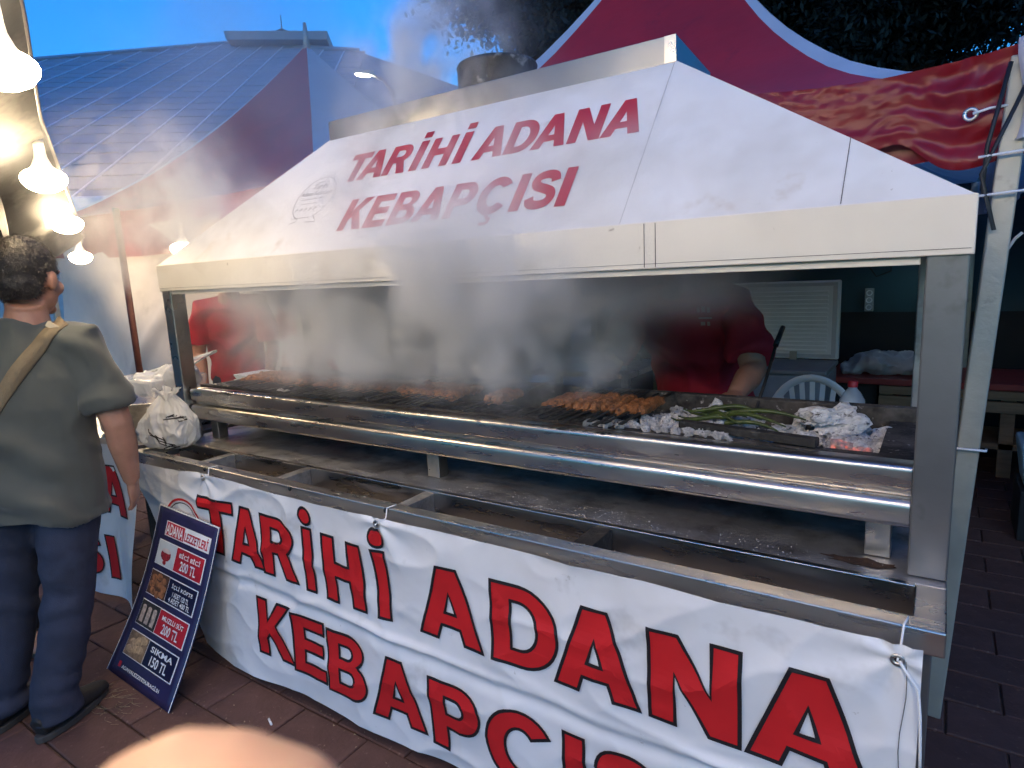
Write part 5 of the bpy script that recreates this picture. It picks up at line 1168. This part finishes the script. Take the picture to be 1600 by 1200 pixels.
# ================================================================== SMOKE
def smoke(name, lo, hi, res, dens_fn, color, aniso, label, absorb=None):
    ng = bpy.data.node_groups.new(name, 'GeometryNodeTree'); ng.interface.new_socket('Geometry', in_out='OUTPUT', socket_type='NodeSocketGeometry')
    N = ng.nodes; L = ng.links
    class E_:
        def __init__(s, o): s.o = o
        def _b(s, op, t, rev=False):
            n = N.new('ShaderNodeMath'); n.operation = op; a, b = (t, s) if rev else (s, t)
            for k, q in ((0, a), (1, b)):
                if isinstance(q, E_): L.new(q.o, n.inputs[k])
                else: n.inputs[k].default_value = q
            return E_(n.outputs[0])
        def __add__(s, t): return s._b('ADD', t)
        __radd__ = __add__
        def __sub__(s, t): return s._b('SUBTRACT', t)
        def __rsub__(s, t): return s._b('SUBTRACT', t, True)
        def __mul__(s, t): return s._b('MULTIPLY', t)
        __rmul__ = __mul__
        def __truediv__(s, t): return s._b('DIVIDE', t)
        def max(s, t): return s._b('MAXIMUM', t)
        def min(s, t): return s._b('MINIMUM', t)
    pos = N.new('GeometryNodeInputPosition'); sep = N.new('ShaderNodeSeparateXYZ'); L.new(pos.outputs[0], sep.inputs[0])
    x, y, z = [E_(sep.outputs[i]) for i in range(3)]
    def ex(a):
        n = N.new('ShaderNodeMath'); n.operation = 'EXPONENT'; L.new(a.o, n.inputs[0]); return E_(n.outputs[0])
    def gauss(a, s): q = a / s; return ex(q * q * -1.0)
    def sstep(a, e0, e1):
        n = N.new('ShaderNodeMapRange'); n.interpolation_type = 'SMOOTHSTEP'; n.inputs[1].default_value = e0; n.inputs[2].default_value = e1; L.new(a.o, n.inputs[0]); return E_(n.outputs[0])
    def noise(sc, det, off=(0, 0, 0), dist=0.0, st=(1, 1, 1)):
        mp = N.new('ShaderNodeVectorMath'); mp.operation = 'MULTIPLY_ADD'; mp.inputs[1].default_value = st; mp.inputs[2].default_value = off; L.new(pos.outputs[0], mp.inputs[0])
        n = N.new('ShaderNodeTexNoise'); n.inputs['Scale'].default_value = sc; n.inputs['Detail'].default_value = det; n.inputs['Roughness'].default_value = .55; n.inputs['Distortion'].default_value = dist
        L.new(mp.outputs[0], n.inputs['Vector']); return E_(n.outputs[0])
    d = dens_fn(x, y, z, gauss, sstep, noise)
    vc = N.new('GeometryNodeVolumeCube'); vc.inputs['Min'].default_value = lo; vc.inputs['Max'].default_value = hi
    for k, a in enumerate('XYZ'): vc.inputs['Resolution ' + a].default_value = res[k]
    L.new(d.max(0.0).o, vc.inputs['Density'])
    M = bpy.data.materials.new(name); M.use_nodes = True; t = M.node_tree; t.nodes.remove(t.nodes['Principled BSDF'])
    pv = t.nodes.new('ShaderNodeVolumePrincipled'); pv.inputs['Color'].default_value = (*color, 1); pv.inputs['Density'].default_value = 1.0; pv.inputs['Anisotropy'].default_value = aniso
    t.links.new(pv.outputs[0], t.nodes['Material Output'].inputs['Volume'])
    sm = N.new('GeometryNodeSetMaterial'); sm.inputs['Material'].default_value = M; L.new(vc.outputs[0], sm.inputs[0])
    go = N.new('NodeGroupOutput'); L.new(sm.outputs[0], go.inputs[0])
    vd = bpy.data.volumes.new(name); vd.materials.append(M); o = bpy.data.objects.new(name, vd); COL.objects.link(o)
    md = o.modifiers.new('smoke', 'NODES'); md.node_group = ng
    tag(o, label, 'smoke', kind='stuff'); return o

def d_main(x, y, z, g, ss, nz):
    n1 = nz(3.2, 5, (0, 0, -1.3), 1.0, (1, 1, .75)); n2 = nz(9.0, 4, (3, 1, 0), .8, (1, 1, .7))
    n = ss(n1 * .62 + n2 * .38, .44, .60); soft = ss(n1, .35, .65)
    under = g(y - .53, .26) * ss(x, .40, .95) * (1.0 - ss(x, 1.85, 2.25)) * (1.0 - ss(z, 1.60, 1.72)) * ss(z, 1.12, 1.30)
    wisp = g(y - .60, .13) * ss(x, .2, .5) * (1.0 - ss(x, 1.95, 2.15)) * ss(z, 1.12, 1.18) * (1.0 - ss(z, 1.22, 1.45))
    hoodtop = g(y - .70, .34) * (1.0 - ss(x, 2.25, 2.65)) * ss(x, -.2, .5) * ss(z, 1.38, 1.52) * (1.0 - ss(z, 1.9, 2.0))
    xc = 1.64 - (z - 1.67) * .62; yc = .16 + (z - 1.67).max(0.0) * .80
    front = g(x - xc, .29) * g(y - yc, .085) * ss(z, 1.36, 1.60) * (1.0 - ss(z, 2.5, 3.0))
    xl = .05 - (z - 1.5) * .25; left = g(x - xl, .36) * g(y - .30, .28) * ss(z, 1.52, 1.72) * (1.0 - ss(z, 1.95, 2.5))
    return n * (under * 26.0 + wisp * 17.0 + front * 15.0 + left * 6.0) + soft * (under * 2.0 + hoodtop * 8.0 + front * 2.0)
smoke('smoke', (-1.1, -.10, 1.08), (2.75, 1.5, 3.0), (240, 100, 120), d_main, (.985, .99, .995), .0, 'thick grey smoke rolling off the kebabs under and around the hood')
def d_drift(x, y, z, g, ss, nz):
    n = ss(nz(.9, 4, (5, 0, 2), .6, (1, 1, .8)), .42, .70)
    xc = -.9 - (z - 2.0) * .55
    return n * g(x - xc, 1.25) * g(y - 1.9, .9) * ss(z, 2.1, 2.8) * (1.0 - ss(z, 5.2, 6.4)) * .40
smoke('drifting_smoke', (-5.5, -.2, 1.6), (2.2, 4.4, 6.5), (96, 58, 62), d_drift, (.92, .94, .97), .25, 'thin bluish smoke drifting up over the left tent')

# ================================================================== PHOTOGRAPHER'S FINGER
fg = MB(); W3 = lambda px, py, d: at(px, py, d)
D = .062
pts = [W3(560, 1480, D), W3(500, 1370, D), W3(425, 1277, D), W3(350, 1238, D), W3(275, 1229, D), W3(205, 1251, D), W3(165, 1297, D)]
rad = [.0085, .0078, .0068, .0058, .0053, .0046, .0036]
fg.tube([tuple(p) for p in pts], rad, 16)
fg.ell(tuple(pts[-1]), (.0036, .0036, .0036), 12, 8)
palm = W3(640, 2000, D); fg.tube([tuple(pts[0]), tuple(W3(610, 1700, D)), tuple(palm), tuple(palm - CU * .05)], [.0088, .012, .020, .026], 16)
for k in range(3):
    o_ = CU * (-.013 * (k + 1)); fg.tube([tuple(palm + o_), tuple(W3(480, 1760, D) + o_), tuple(W3(300, 1700, D) + o_), tuple(W3(170, 1740, D) + o_)], [.010, .0088, .0078, .0058], 12)
fg.tube([tuple(palm), tuple(palm + CR * .03 - CU * .005), tuple(palm + CR * .05 + CU * .006)], [.013, .010, .007], 12)
fo = fuse('photographer_hand', fg, SKINF, .0011, None, 3, label='blurred fingertip of the photographer at the bottom left edge', cat='hand')
